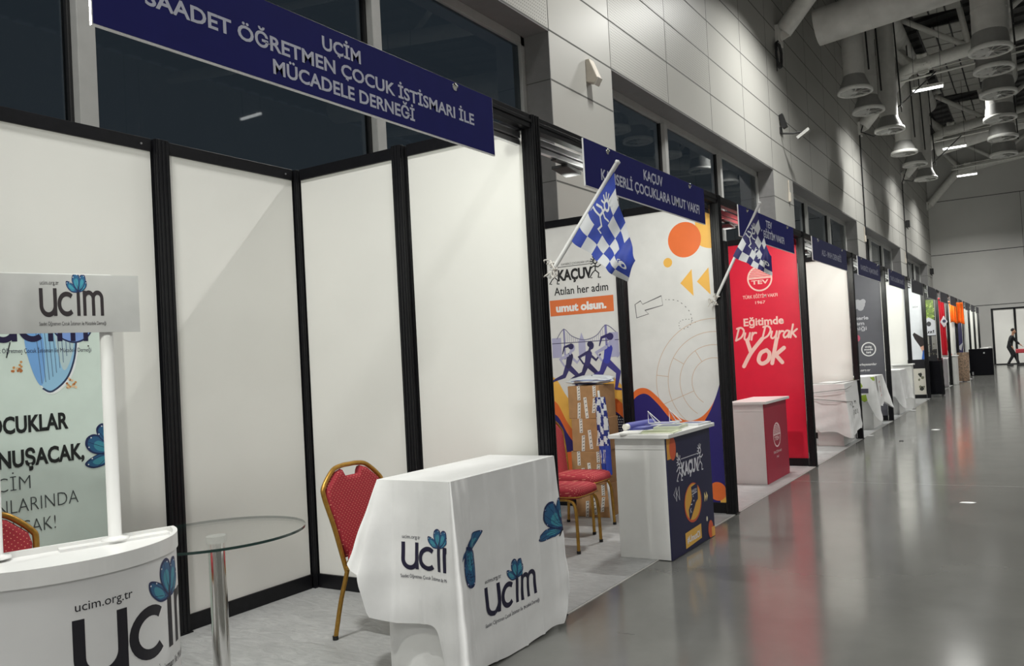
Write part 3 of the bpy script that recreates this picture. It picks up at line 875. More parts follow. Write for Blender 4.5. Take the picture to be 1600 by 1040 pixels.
def runner(a, u, v, s, body, skin, top, hair, tail=True):
    """running figure facing right, feet at v, height s"""
    def P(*p): return [(u+s*x, v+s*y) for x, y in p]
    a.L = 3; a.limb(P((-.02, .50), (-.12, .30), (-.36, .22)), s*.13, s*.05, body); a.limb(P((-.36, .22), (-.46, .17)), s*.05, s*.03, body)
    a.limb(P((.0, .50), (.22, .30), (.16, .03)), s*.13, s*.055, body); a.limb(P((.15, .02), (.27, .0)), s*.05, s*.03, body)
    a.L = 3.3; a.limb(P((.06, .72), (.22, .58), (.33, .7)), s*.06, s*.035, skin)
    a.limb(P((.0, .52), (.05, .72)), s*.13, s*.16, top)
    a.L = 3.6; a.limb(P((.0, .75), (-.2, .66), (-.1, .52)), s*.065, s*.04, skin)
    a.limb(P((.06, .78), (.1, .86)), s*.06, s*.06, skin)
    a.ell(u+s*.12, v+s*.9, s*.065, s*.085, skin, 16)
    a.L = 3.9; a.ell(u+s*.09, v+s*.93, s*.07, s*.065, hair, 14)
    if tail: a.limb(P((.04, .95), (-.08, .92), (-.13, .78)), s*.06, s*.02, hair)

# ================================================================== BOOTH SHELLS
BN = ['white booth with the butterfly counter', 'booth with orange circles and running figures', 'bright red booth', 'white booth past the red one',
      'grey booth', 'white booth past the grey one', 'booth with the graduation cap picture', 'booth with the green leaf picture', 'booth with the red hanging banner',
      'booth hung with orange cloth', 'dark navy booth', 'third last white booth', 'second last white booth', 'last white booth in the row']
def post(parent, x, y, sx, sy, z1=H):
    mb = MB(); mb.box(x-sx/2, y-sy/2, 0.004, x+sx/2, y+sy/2, z1, black_metal)
    for k in (-.3, 0, .3):       # grooves and ribs of the profile
        mb.box(x+k*sx-.006, y-sy/2-.004, 0.004, x+k*sx+.006, y-sy/2, z1, black_metal)
        mb.box(x+sx/2, y+k*sy-.006, 0.004, x+sx/2+.004, y+k*sy+.006, z1, black_metal)
    mb.box(x-sx/2-.01, y-sy/2-.01, 0.0041, x+sx/2+.01, y+sy/2+.01, 0.012, black_metal)
    return mb.build('post', parent, bevel=0.004)
BH = 0.10; TH = 0.075
def side_screen(k, arts, base, label):
    """two panels wide screen across the row at post line k, facing the camera side (-Y)"""
    y = post_y(k)
    root = thing('booth_side_screen', label, 'booth wall', (-1.0, y, 0), group='screens between booths')
    post(root, -0.04, y, 0.08, 0.08); post(root, -1.03, y, 0.075, 0.11)
    for i, (a, b) in enumerate(((-1.945, -1.0925), (-0.9675, -0.095))):
        mb = MB(); m = base[i] if isinstance(base, (list, tuple)) else base
        mb.box(a, y-.012, BH, b, y+.012, H-TH, m)
        if arts and arts[i]:
            arts[i].into(mb, lambda u, v, e: (u, y-.012-e, v), clip=(a, BH, b, H-TH))
        mb.build('panel', root)
        mb = MB(); mb.box(a, y-.025, H-TH, b, y+.025, H, black_metal); mb.build('top_rail', root, bevel=0.003)
        mb = MB(); mb.box(a, y-.025, 0.004, b, y+.025, BH, black_metal); mb.build('bottom_rail', root, bevel=0.003)
    return root
def back_screen(k, label, ya, yb, base=white_panel):
    root = thing('booth_back_screen', label, 'booth wall', (-2.0, (ya+yb)/2, 0), group='screens at the back of booths')
    n = 3; d = (yb-ya)/n
    for i in range(n+1):
        yy = yb-i*d
        if i in (0,):
            post(root, -2.0, yy, 0.08, 0.08)
        elif i < n: post(root, -2.0, yy, 0.10, 0.08)
    for i in range(n):
        a = yb-(i+1)*d+.056; b = yb-i*d-.056
        mb = MB(); mb.box(-2.012, a, BH, -1.988, b, H-TH, base); mb.build('panel', root)
        mb = MB(); mb.box(-2.025, a, H-TH, -1.975, b, H, black_metal)
        mb.lathe([(0.006, 0), (0.006, 0.004)], (-1.975, b-.06, H-.04), silver, 8, axis=(1, 0, 0)); mb.build('top_rail', root, bevel=0.003)
        mb = MB(); mb.box(-2.025, a, 0.004, -1.975, b, BH, black_metal); mb.build('bottom_rail', root, bevel=0.003)
    return root
def header(k, label, sp_pos):
    ya, yb = (post_y(k-1) if k else -3.07)+.04, post_y(k)-.04
    root = thing('header_beam', label, 'beam', (-0.04, (ya+yb)/2, H), group='beams over the booth fronts')
    mb = MB(); mb.box(-0.07, ya, H-.08, -0.01, yb, H, black_metal); mb.box(-.008, ya, H-.05, -.004, yb, H-.03, black_metal); mb.build('beam', root, bevel=0.003)
    if k == 2:
        rail = mat('red_rail', rgb(190, 40, 60), 0.35, 0.4)
    else: rail = silver
    mb = MB(); mb.box(-0.115, ya, H-.125, -0.085, yb, H-.085, rail); mb.box(-0.11, ya, H-.132, -0.09, yb, H-.127, black_metal); mb.box(-0.118, ya, H-.165, -0.088, yb, H-.135, rail)
    for yy in (ya+.02, yb-.05): mb.box(-0.105, yy, H-.09, -0.06, yy+.03, H-.06, black_metal)
    mb.build('light_rail', root, bevel=0.003)
    # flat floodlights clipped on the rail
    for (y, aim, en, lab) in ((sp_pos[0], (sp_pos[1], post_y(k)-.05, 2.25), SPOT_W, 'at the rail end'), (post_y(k)-.80, (-.40, post_y(k)-.05, 2.1), SPOT_W*.10, 'behind the name board')):
        lam = thing('track_spotlight', 'flat black floodlight %s, %s' % (lab, BN[k]), 'spotlight', (-0.105, y, H-.17), group='floodlights on the booth rails')
        mb = MB(); mb.box(-.125, y-.21, H-.178, -.085, y+.21, H-.166, black_plastic)
        for q in (-.12, .02, .13): mb.box(-.12, y+q, H-.166, -.09, y+q+.05, H-.15, black_plastic)
        mb.tube([(-.105, y-.08, H-.178), (-.115, y-.02, H-.195), (-.105, y+.05, H-.178)], 0.006, black_plastic, 8); mb.build('adapter', lam, bevel=0.003)
        c = Vector((-.135, y, H-.20))
        d = (Vector(aim)-c).normalized()
        mb = MB(); mb.obox(c, (.06, 0, 0), Vector((0, .09, -.012)), (0, .002, .010), black_plastic); mb.build('lamp_head', lam, bevel=.003)
        ld = bpy.data.lights.new('spot_light', 'SPOT'); ld.energy = en; ld.spot_size = 2.7; ld.spot_blend = 1.0; ld.shadow_soft_size = 0.045; ld.color = (.98, 1, 0.90)
        lo = bpy.data.objects.new('spot_light', ld); COL.objects.link(lo); lo.parent = lam; lo.location = c+Vector((-.01, .02, -.07))-Vector(lam.location)
        lo.rotation_euler = d.to_track_quat('-Z', 'Y').to_euler()
def sign(k, yc, lines, m, label, w=2.06, edge=True):
    ya, yb = yc-w/2, yc+w/2
    z0, z1 = 2.558, 2.862
    root = thing('sign_board', label, 'sign', (0.05, yc, z0), group='name boards over the booths')
    mb = MB()
    mb.box(0.035, ya, z0, 0.045, yb, z1, board_white)
    mb.box(0.045, ya+.004, z0+.006, 0.0462, yb-.003, z1, m)
    a = Art(); c = ink(206, 208, 224) if k < 3 else ink(168, 170, 188)
    for (t, u, v, h, wd) in lines: a.text(t, yc+u, v, h, c, width=wd, align='C', bold=.024)
    a.into(mb, lambda u, v, e: (0.0462+e, u, v), eps=.0012)
    mb.build('board', root)
    for q in (-.72, .72):
        mb = MB(); mb.lathe([(0.02, 0.0), (0.019, 0.006), (0.006, 0.009), (0.006, 0.016), (0.0, 0.018)], (0.046, yc+q, 2.838), chrome, 14, axis=(1, 0, 0))
        mb.tube([(-.01, yc+q, 2.838), (0.036, yc+q, 2.838)], 0.008, chrome, 8); mb.build('fixing', root)

# ------------------------------------------------------------------ artwork for the screens
art = {}
a = Art()                                   # runners poster, left panel of screen 2
paper = ink(224, 223, 222)
a.L = 0; a.rect(-1.96, .1, -1.07, 2.83, paper)
a.L = 1
wave = smooth_line([(-1.97, 1.22), (-1.84, 1.16), (-1.72, .95), (-1.58, .80), (-1.45, .86), (-1.32, 1.06), (-1.2, 1.20), (-1.07, 1.12)], 6)
a.poly([(-1.97, .1)]+[(p[0], p[1]+.09+.08*math.sin((p[0]+1.97)*4)) for p in wave]+[(-1.07, .1)], YEL)
a.L = 1.4; a.poly([(-1.97, .1)]+[(p[0], p[1]-.12) for p in wave]+[(-1.07, .1)], ORANGE)
a.L = 1.8; a.poly([(-1.97, .1)]+[(p[0], p[1]-.22-.1*abs(p[0]+1.5)) for p in wave]+[(-1.07, .1)], INDIGO)
a.disc(-1.24, .62, .0001, INDIGO, 4)
a.disc(-1.19, .80, .125, NAVY, 24); a.disc(-1.70, .38, .17, ORANGE, 24)
for i in range(11):
    for j in range(10):
        x, y = -1.30+i*.022, .92-j*.026
        if (x+1.19)**2+(y-.80)**2 < .0125: a.L = 2.2; a.disc(x+(j % 2)*.011, y, .006, WHITEI, 6)
a.L = 3; kid_logo(a, -1.83, 2.28, .27, BLACK, 2.1)
a.text('KANSERLİ ÇOCUKLARA UMUT VAKFI', -1.7, 2.43, .02, BLACK, width=.42)
a.text('Atılan her adım', -1.80, 2.135, .078, BLACK, width=.62, bold=.012)
a.L = 2; a.rect(-1.86, 1.925, -1.13, 2.085, ink(226, 116, 60))
a.L = 3; a.text('umut olsun.', -1.79, 1.965, .085, WHITEI, width=.58, bold=.05)
LAV = ink(176, 174, 206); LAV2 = ink(128, 124, 176)
a.L = 1.2
a.rect(-1.86, 1.50, -1.75, 1.70, LAV); a.rect(-1.55, 1.50, -1.47, 1.66, LAV); a.poly([(-1.54, 1.66), (-1.51, 1.74), (-1.48, 1.66)], LAV); a.rect(-1.2, 1.48, -1.10, 1.72, LAV)
a.rect(-1.72, 1.48, -1.705, 1.79, LAV2); a.rect(-1.245, 1.48, -1.22, 1.80, LAV2)
a.L = 2
a.stroke(smooth_line([(-1.80, 1.69), (-1.712, 1.785), (-1.62, 1.71), (-1.48, 1.665), (-1.34, 1.70), (-1.23, 1.795), (-1.12, 1.72)], 5), .007, ink(92, 88, 128), caps=False)
a.stroke([(-1.86, 1.645), (-1.08, 1.645)], .007, ink(70, 66, 100), caps=False)
for i in range(20):
    x = -1.70+.024*i; y = 1.665+.12*abs((x+1.475)/.24)**2; a.stroke([(x, 1.645), (x, min(y, 1.78))], .003, LAV2, caps=False)
runner(a, -1.68, 1.17, .47, ink(58, 52, 110), LAV, ink(44, 40, 84), ink(44, 40, 88))
runner(a, -1.46, 1.19, .46, ink(48, 44, 94), ink(48, 44, 94), ink(56, 50, 108), ink(40, 38, 80), False)
runner(a, -1.24, 1.16, .56, ink(66, 60, 140), LAV, ink(60, 64, 170), ink(48, 42, 100))
A1 = a
a = Art()                                   # circles poster, right panel of screen 2
a.L = 0; a.rect(-1.0, .1, -.07, 2.83, paper)
a.L = 1; a.poly([(-.24, 2.83), (-.07, 2.83), (-.07, 2.42)]+[(-.07-.17*math.sin(t/10*PI/2), 2.42+.10*(1-math.cos(t/10*PI/2))) for t in range(0, 11)], YEL)
a.L = 2; a.disc(-.355, 2.53, .165, ORANGE, 40); a.disc(-.535, 2.335, .045, YEL, 24)
a.poly([(-.42, 2.13), (-.30, 2.25), (-.295, 2.0)], YEL); a.poly([(-.255, 2.13), (-.135, 2.25), (-.13, 2.0)], YEL)
ln = ink(92, 90, 92)
a.stroke([(-.90, 1.97), (-.89, 1.84), (-.76, 1.87), (-.80, 1.905), (-.61, 1.94), (-.62, 2.03), (-.82, 1.965), (-.84, 2.0)], .006, ln, closed=True)
dash = smooth_line([(-.58, 1.99), (-.45, 1.965), (-.34, 1.85), (-.34, 1.74), (-.44, 1.70), (-.45, 1.77), (-.36, 1.79), (-.27, 1.74)], 10)
for i in range(0, len(dash)-2, 3): a.stroke(dash[i:i+2], .006, ln, caps=False)
tan = ink(206, 176, 150)
for r in (.22, .34, .46, .58): a.ring(-.14, 1.2, r, .005, tan, PI*.42, PI*1.32, 40)
for t, r0_, r1 in ((2.6, .34, .46), (3.0, .46, .58), (2.1, .22, .34), (3.5, .22, .58)):
    a.stroke([(-.14+r0_*math.cos(t), 1.2+r0_*math.sin(t)), (-.14+r1*math.cos(t), 1.2+r1*math.sin(t))], .005, tan, caps=False)
wv = smooth_line([(-1.02, 1.06), (-.94, 1.15), (-.83, 1.16), (-.72, 1.08), (-.58, .93), (-.44, .85), (-.31, .87), (-.20, .96), (-.12, 1.10), (-.05, 1.32)], 6)
a.L = 2.4; a.poly([(-1.02, .1)]+wv+[(-.05, .1)], ORANGE)
wv2 = smooth_line([(-1.02, 1.0), (-.93, 1.09), (-.83, 1.105), (-.72, 1.01), (-.58, .85), (-.44, .78), (-.31, .80), (-.22, .90), (-.13, 1.08), (-.05, 1.31)], 6)
a.L = 2.8; a.poly([(-1.02, .1)]+wv2+[(-.05, .1)], INDIGO)
a.L = 3.2; a.rect(-.15, .1, -.06, .22, YEL); a.L = 3.5; a.disc(-.17, .20, .085, ORANGE); a.disc(-.26, .285, .025, ink(240, 226, 190), 16)
A2 = a
a = Art()                                   # red poster
a.L = 0; a.rect(-1.0, .1, -.07, 2.83, RED)
globe_logo(a, -.575, 2.37, .165, CREAM, RED)
a.L = 2; a.text('TÜRK EĞİTİM VAKFI', -.585, 2.125, .042, CREAM, width=.45, align='C', bold=.01); a.text('1967', -.585, 2.05, .036, CREAM, width=.13, align='C', bold=.01)
a.text('Eğitimde', -.56, 1.78, .10, CREAM, width=.52, align='C', bold=.03)
def script(a, strokes, u, v, kx, ky, w, m, sh=0.25):
    for st in strokes:
        P = smooth_line(st, 5) if len(st) > 2 else st
        a.stroke([(u+kx*x+ky*y*sh, v+ky*y) for x, y in P], w, m)
LET = {'D': ([[(.1, 0), (.16, 1)], [(0, .95), (.35, 1.0), (.62, .72), (.5, .25), (.1, 0)]], .75), 'u': ([[(.02, .55), (.02, .15), (.18, .02), (.36, .2), (.4, .55)], [(.4, .55), (.42, .02)]], .55),
       'r': ([[(.05, .55), (.07, 0)], [(.06, .3), (.18, .52), (.36, .52)]], .42), 'a': ([[(.42, .5), (.18, .54), (.02, .25), (.15, .02), (.36, .18), (.42, .5)], [(.42, .5), (.44, .02)]], .55),
       'k': ([[(.05, 1.0), (.05, 0)], [(.42, .62), (.06, .28)], [(.14, .34), (.46, .02)]], .5), 'Y': ([[(0, 1), (.26, .48)], [(.62, 1.05), (.26, .48), (.06, -.08)]], .6),
       'o': ([[(.3, .56), (.08, .45), (.04, .15), (.22, .0), (.44, .14), (.44, .42), (.28, .56)]], .58), ' ': ([], .42)}
def script_word(a, t, u, v, kx, ky, w, m):
    for ch in t:
        st, adv = LET[ch]; script(a, st, u, v, kx, ky, w, m); u += adv*kx
a.L = 2
script_word(a, 'Dur Durak', -.95, 1.60, .162, .16, .024, CREAM)
script_word(a, 'Yok', -.86, 1.29, .31, .30, .05, CREAM)
A3 = a
gpanel = ink(96, 96, 104, 0.5); 
a = Art()                                   # grey poster
a.L = 0; a.rect(-1.0, .1, -.07, 2.83, gpanel); a.rect(-1.96, .1, -1.07, 2.83, gpanel)
a.L = 1
lt = ink(190, 190, 196)
for dx, dy, r in ((0, 0, .085), (-.09, -.03, .055), (.05, .05, .05), (.0, -.06, .06), (-.05, .05, .05)): a.disc(-.47+dx, 2.22+dy, r, ink(172, 172, 178), 20)
a.text('kanserle', -.34, 1.93, .07, lt, width=.40, align='R', bold=.03); a.text('yaşam', -.42, 1.83, .07, lt, width=.34, align='R', bold=.03); a.text('kliniği', -.38, 1.73, .07, lt, width=.34, align='R', bold=.02)
a.disc(-.58, 1.58, .07, ink(206, 92, 120), 20)
a.ring(-.37, 1.36, .125, .022, WHITEI, n=32)
for i, (q, wd) in enumerate(((1.39, .12), (1.34, .16), (1.285, .09))): a.text(('mia', 'moda', 'ist')[i], -.37, q, .04, WHITEI, width=wd, align='C', bold=.03)
a.text('@kanserleyasamlar', -.24, 1.055, .045, WHITEI, width=.5, align='R', bold=.02); a.text('kyd.org.tr', -.36, .945, .045, WHITEI, width=.3, align='R', bold=.02)
A5 = a
a = Art()                                   # graduation picture
sky = ink(226, 230, 236); skin = ink(222, 170, 146)
a.L = 0; a.rect(-1.0, .1, -.07, 2.83, sky)
a.L = 1; a.text('2024', -.24, 2.31, .035, BLACK, width=.12, align='C')
a.poly([(-.34, 1.63), (-.30, 1.68), (-.08, 1.52), (-.02, 1.40), (-.16, 1.28), (-.30, 1.52)], ink(42, 34, 36))
a.L = 1.3; a.poly([(-.18, 1.30), (-.05, 1.36), (-.04, 1.14), (-.10, 1.10)], skin); a.poly([(-.12, 1.22), (-.02, 1.22), (-.02, .98), (-.16, .98)], ink(56, 110, 200))
a.L = 2; a.rect(-1.0, .76, -.07, .99, ink(20, 20, 28)); a.L = 2.2; a.rect(-1.0, .1, -.07, .76, ink(206, 202, 192))
a.L = 2.5
for cx, cy, r in ((-.22, .60, .05), (-.17, .52, .04), (-.25, .48, .03), (-.2, .24, .06), (-.15, .3, .03), (-.24, .30, .035)):
    P = [(cx+r*(.6+.6*random.random())*math.cos(2*PI*k/11), cy+r*(.6+.8*random.random())*math.sin(2*PI*k/11)) for k in range(11)]
    a.poly(P, ink(44, 46, 40) if r > .045 else ink(110, 112, 90))
A7 = a
a = Art()                                   # leaf picture
a.L = 0; a.rect(-1.0, .1, -.07, 2.83, ink(26, 26, 32))
a.L = 1; a.rect(-.42, 2.05, -.12, 2.62, ink(112, 140, 46))
for i in range(60):
    x, y = -.40+.28*random.random(), 2.08+.5*random.random(); t = random.random()*3
    a.L = 1.2+.01*i; a.ell(x, y, .035, .014, random.choice([ink(150, 186, 60), ink(80, 112, 30), ink(190, 206, 110), ink(120, 150, 40)]), 10, t)
a.L = 2; a.rect(-.42, 1.60, -.10, 2.02, ink(222, 224, 232)); a.L = 2.3; a.poly([(-.42, 2.02), (-.27, 2.12), (-.10, 2.02)], ink(222, 224, 232)); a.ell(-.27, 1.93, .06, .07, ink(60, 60, 66), 20)
a.text('uz!', -.25, 1.665, .09, BLACK, width=.22, align='C', bold=.03)
a.rect(-.40, 1.0, -.29, 1.58, ink(150, 148, 142)); a.rect(-.22, 1.2, -.10, 1.58, ink(146, 144, 140))
for i in range(30): a.disc(-.40+.3*random.random(), 1.0+.35*random.random(), .016, random.choice([ink(70, 66, 56), ink(120, 116, 100)]), 8)
A8 = a
a = Art(); a.L = 0; a.rect(-1.0, .1, -.07, 2.83, ink(36, 32, 78)); a.L = 1; a.rect(-.4, 2.3, .0, 2.6, ink(214, 80, 96)); a.rect(-.2, 2.35, -.1, 2.55, ink(232, 140, 84)); a.poly([(-.3, 1.1), (-.1, 1.3), (-.16, 1.0)], ink(170, 170, 176))
A11 = a

SIDE = {0: (None, white_panel), 1: ([A1, A2], paper), 2: ([None, A3], [RED, RED]), 3: (None, white_panel), 4: ([A5, A5], gpanel), 5: (None, white_panel),
        6: ([None, A7], [white_panel, sky]), 7: ([None, A8], [ink(26, 26, 32)]*2), 8: (None, white_panel), 9: (None, white_panel), 10: ([None, A11], [ink(36, 32, 78)]*2)}
DESC = ['white two-panel side screen in black frames behind the butterfly tablecloth', 'side screen printed with orange circles and three running figures', 'red side screen with pale handwriting and round emblem',
        'plain white side screen just past the red screen', 'grey side screen with small white writing', 'plain white side screen just past the grey screen', 'side screen printed with a hand holding a graduation cap',
        'dark side screen with a green leaf picture', 'white side screen behind the red hanging banner', 'white side screen behind the hanging orange cloths', 'dark navy side screen far along the row',
        'third last white side screen in the row', 'second last white side screen in the row', 'last white side screen at the far end of the row']
for k in range(14):
    ar, base = SIDE.get(k, (None, white_panel))
    side_screen(k, ar, base, DESC[k])
BD = ['white back screen', 'back screen', 'red back screen', 'white back screen', 'grey back screen']
for k in range(0, 14):
    yb = post_y(k); ya = post_y(k-1) if k else -3.07
    base = RED if k == 2 else gpanel if k == 4 else white_panel
    if k < 6: back_screen(k, '%s of the %s' % ('three-panel', BN[k]), ya, yb, base)
    header(k, 'black beam over the front of the '+BN[k], (post_y(k-1)+0.56, -0.42) if k else (-2.85, -0.5))
TY = lambda z: z
sign(0, -1.52, [('UÇİM', -.02, 2.765, .056, .21), ('SAADET ÖĞRETMEN ÇOCUK İSTİSMARI İLE', .0, 2.682, .056, 1.72), ('MÜCADELE DERNEĞİ', .02, 2.598, .056, .78)], sign_navy, 'large navy name board with three white lines over the nearest booth')
sign(1, 1.52, [('KAÇUV', .0, 2.745, .075, .34), ('KANSERLİ ÇOCUKLARA UMUT VAKFI', .04, 2.632, .075, 1.74)], sign_navy, 'navy name board with two white lines behind the first checkered flag', w=2.09)
sign(2, 4.45, [('TEV', .0, 2.745, .075, .22), ('TÜRK EĞİTİM VAKFI', .0, 2.63, .075, 1.12)], sign_navy, 'navy name board over the red booth behind the second checkered flag', w=1.97)
sign(3, 7.36, [('ALS - MNH DERNEĞİ', .05, 2.66, .08, 1.2)], sign_slate, 'slate name board with one line over the white booth past the red', w=2.08)
sign(4, 10.26, [('KANSERSİZ YAŞAM DERNEĞİ', .0, 2.66, .08, 1.6)], sign_slate, 'slate name board with one line over the grey booth', w=2.05)
sign(5, 13.26, [('TÜRKİYE ALZHEİMER DERNEĞİ', .0, 2.66, .08, 1.7)], sign_slate, 'slate name board over the white booth past the grey booth', w=2.05)
for k, nm in ((6, 'over the graduation cap booth'), (7, 'over the booth with the green leaf picture'), (8, 'over the booth with the red banner'), (9, 'above the hanging orange cloths'), (10, 'over the dark navy booth'), (11, 'over the third last white booth'), (12, 'over the second last white booth'), (13, 'over the last white booth')):
    sign(k, (post_y(k)+post_y(k-1))/2-.2, [], mat('sign_slate_dull', rgb(56, 56, 70), 0.5), 'small slate name board '+nm, w=2.05)
# screens closing the end of the hall
root = thing('booth_end_screen', 'long white screen in black frames across the far end of the aisle', 'booth wall', (4.5, 42.4, 0))
x = 0.42; 
for i in range(10):
    post(root, x+1.0*i*1.02, 42.4, 0.10, 0.08)
    if i < 9:
        a0, b0 = x+1.02*i+.05, x+1.02*(i+1)-.05
        mb = MB(); mb.box(a0, 42.39, BH-.04, b0, 42.41, H-TH, white_panel); mb.build('panel', root)
        mb = MB(); mb.box(a0, 42.37, H-TH, b0, 42.43, H, black_metal); mb.build('top_rail', root)
        mb = MB(); mb.box(a0, 42.37, 0.0, b0, 42.43, BH-.04, black_metal); mb.build('bottom_rail', root)

# ================================================================== FURNITURE
def banquet_chair(loc, rz, label):
    root = thing('banquet_chair', label, 'chair', loc, rz, 'red banquet chairs')
    def rnd(pts, n=5): 
        out = []; P = [Vector(p) for p in pts]
        for i in range(len(P)-1):
            p0 = P[max(i-1, 0)]; p1 = P[i]; p2 = P[i+1]; p3 = P[min(i+2, len(P)-1)]
            for k in range(n):
                t = k/n; out.append(0.5*((2*p1)+(p2-p0)*t+(2*p0-5*p1+4*p2-p3)*t*t+(3*p1-p0-3*p2+p3)*t**3))
        out.append(P[-1]); return out
    half = [(-.195, .155, .36), (-.205, .165, .42), (-.235, .198, .62), (-.272, .226, .79), (-.282, .212, .845), (-.298, .13, .92), (-.303, .06, .937), (-.304, 0, .938)]
    path = rnd(half)+rnd([(x, -y, z) for x, y, z in reversed(half)])[1:]
    mb = MB(); mb.tube(path, 0.0135, gold, 10); mb.build('back_frame', root, local=True)
    for s_ in (1, -1):
        mb = MB(); mb.tube(rnd([(-.25, .21*s_, .012), (-.225, .185*s_, .2), (-.2, .16*s_, .34), (-.195, .155*s_, .37)]), 0.013, gold, 10)
        leg = mb.build('leg', root, local=True)
        mb = MB(); mb.lathe([(0.016, 0), (0.016, 0.022)], (-.251, .211*s_, 0), black_plastic, 10); mb.build('rubber_foot', leg, local=True)
        mb = MB(); mb.tube(rnd([(.215, .2*s_, .012), (.21, .195*s_, .25), (.195, .188*s_, .36), (.15, .18*s_, .395), (.06, .175*s_, .40), (-.2, .158*s_, .385)]), 0.013, gold, 10)
        leg = mb.build('leg', root, local=True)
        mb = MB(); mb.lathe([(0.016, 0), (0.016, 0.022)], (.216, .2005*s_, 0), black_plastic, 10); mb.build('rubber_foot', leg, local=True)
    # seat cushion with domed top
    mb = MB()
    def seat(r, z):
        out = []
        for k in range(40):
            a = 2*PI*k/40; c, q = math.cos(a), math.sin(a)
            e = 0.42
            x = math.copysign(abs(c)**e, c); y = math.copysign(abs(q)**e, q)
            out.append(Vector((.015+.225*x*r, (.205-.022*(1-x)*.5)*y*r, z)))
        return out
    rings = [seat(.93, .405), seat(1.0, .42), seat(1.0, .45), seat(.96, .475), seat(.8, .49), seat(.45, .497), seat(.05, .5)]
    vs = [p for r_ in rings for p in r_]; n = 40
    fs = [(i*n+k, i*n+(k+1) % n, (i+1)*n+(k+1) % n, (i+1)*n+k) for i in range(len(rings)-1) for k in range(n)]
    mb.add(vs, fs, red_fabric, True); mb.add(rings[0], [tuple(reversed(range(n)))], black_plastic); mb.add(rings[-1], [tuple(range(n))], red_fabric)
    st = mb.build('seat', root, local=True)
    mb = MB(); mb.tube([p+Vector((0, 0, .003)) for p in seat(1.005, .418)], 0.006, gold, 6, closed=True); mb.build('piping', st, local=True)
    # padded back with a notch at the top as hand hold
    right = [(.148, .44), (.165, .53), (.19, .68), (.212, .79), (.2, .838), (.125, .905), (.075, .922), (.06, .885), (.045, .878)]
    poly = right+[(-y, z) for y, z in reversed(right)]
    def bx(z): return -.207-(z-.42)*.185
    mb = MB()
    n = len(poly)
    def ring_(k, off): 
        cy, cz = 0, .66
        return [(bx(z)+off, cy+(y-cy)*k, cz+(z-cz)*k) for y, z in poly]
    layers = [ring_(.9, -.026), ring_(.97, -.02), ring_(1, 0), ring_(.97, .02), ring_(.9, .026)]
    vs = [p for l in layers for p in l]
    fs = [(i*n+k, i*n+(k+1) % n, (i+1)*n+(k+1) % n, (i+1)*n+k) for i in range(4) for k in range(n)]
    mb.add(vs, fs, red_fabric, True)
    mb.add(layers[0], [tuple(reversed(range(n)))], red_fabric); mb.add(layers[-1], [tuple(range(n))], red_fabric)
    mb.build('backrest', root, local=True)
    return root
ch = banquet_chair((-.755, -.55, 0.004), 0.0, 'red dotted banquet chair with gold frame behind the butterfly tablecloth')
copy_tree(ch, (-.885, 1.52, 0.004), 0.06, 'red banquet chair, nearer of the two beside the dark printed counter')
copy_tree(ch, (-1.09, 2.15, 0.004), 0.04, 'red banquet chair, farther of the two, in front of the cardboard boxes')
copy_tree(ch, (-1.24, -2.27, 0.004), -0.1, 'red banquet chair mostly hidden behind the white oval counter')

def counter(x0, y0, x1, y1, h, label, fart=None, fm=None, sm=None, group='white box counters', name='box_counter', ov=.035):
    root = thing(name, label, 'counter', ((x0+x1)/2, (y0+y1)/2, 0), group=group)
    sm = sm or white_gloss
    zb = 0.0045 
    mb = MB(); mb.box(x0, y0, zb, x1-.012, y1, h-.03, sm); mb.box(x0+.002, y0-.003, h-.11, x1-.014, y0, h-.03, sm); mb.build('body', root, bevel=0.003)
    mb = MB(); mb.box(x1-.0115, y0, zb, x1, y1, h-.03, fm or sm)
    if fart: fart.into(mb, lambda u, v, e: (x1+e, u, v), clip=(y0, zb, y1, h-.03))
    mb.build('front_panel', root)
    mb = MB(); mb.box(x0-ov, y0-ov, h-.03, x1+ov, y1+ov, h, sm); mb.build('countertop', root, bevel=0.004)
    return root

# checkered-flag charity counter
CN = ink(36, 36, 70, 0.5)
a = Art(); a.L = 1
a.rect(1.3, .72, 1.42, .9, ink(226, 160, 62)); a.L = 1.5; a.ell(1.455, .79, .06, .085, ink(214, 92, 54)); a.ell(1.53, .735, .016, .018, ink(228, 220, 196), 14)
LW = ink(220, 220, 228)
a.L = 2; kid_logo(a, 1.52, .57, .25, LW, 2.0)
a.L = 2
for x in (1.43, 1.485): a.stroke([(x+.045, .505), (x, .46), (x+.045, .405)], .007, LW, closed=True)
a.T = lambda x, y: (x, y-.068)
a.ell(1.785, .41, .172, .148, ink(206, 84, 52), 36); a.L = 2.4; a.ell(1.785, .415, .157, .135, ink(224, 168, 64), 36)
SOCK = ink(30, 32, 72)
a.L = 2.8; a.poly([(1.76, .53), (1.89, .545), (1.885, .42), (1.84, .40), (1.80, .36), (1.73, .30), (1.70, .29), (1.69, .37), (1.745, .415), (1.765, .44)], SOCK)
a.L = 3.2; a.text('KAÇUV', 1.77, .485, .022, LW, width=.1, bold=.02); a.stroke([(1.77, .47), (1.87, .478)], .006, LW, caps=False); a.text('K', 1.72, .34, .035, LW); a.stroke([(1.74, .4), (1.76, .4)], .008, LW); a.disc(1.80, .42, .007, LW, 8); a.disc(1.79, .455, .006, LW, 8)
a.T = None
a.L = 2
for x in (2.02, 2.06): a.poly([(x, .38), (x+.035, .34), (x, .30)], ink(236, 214, 150))
a.poly([(1.60, .03), (1.92, .045), (1.92, .155), (1.60, .145)], ink(226, 176, 76))
a.L = 2.5; a.text('#UmutOl', 1.63, .065, .05, LW, width=.26, bold=.03)
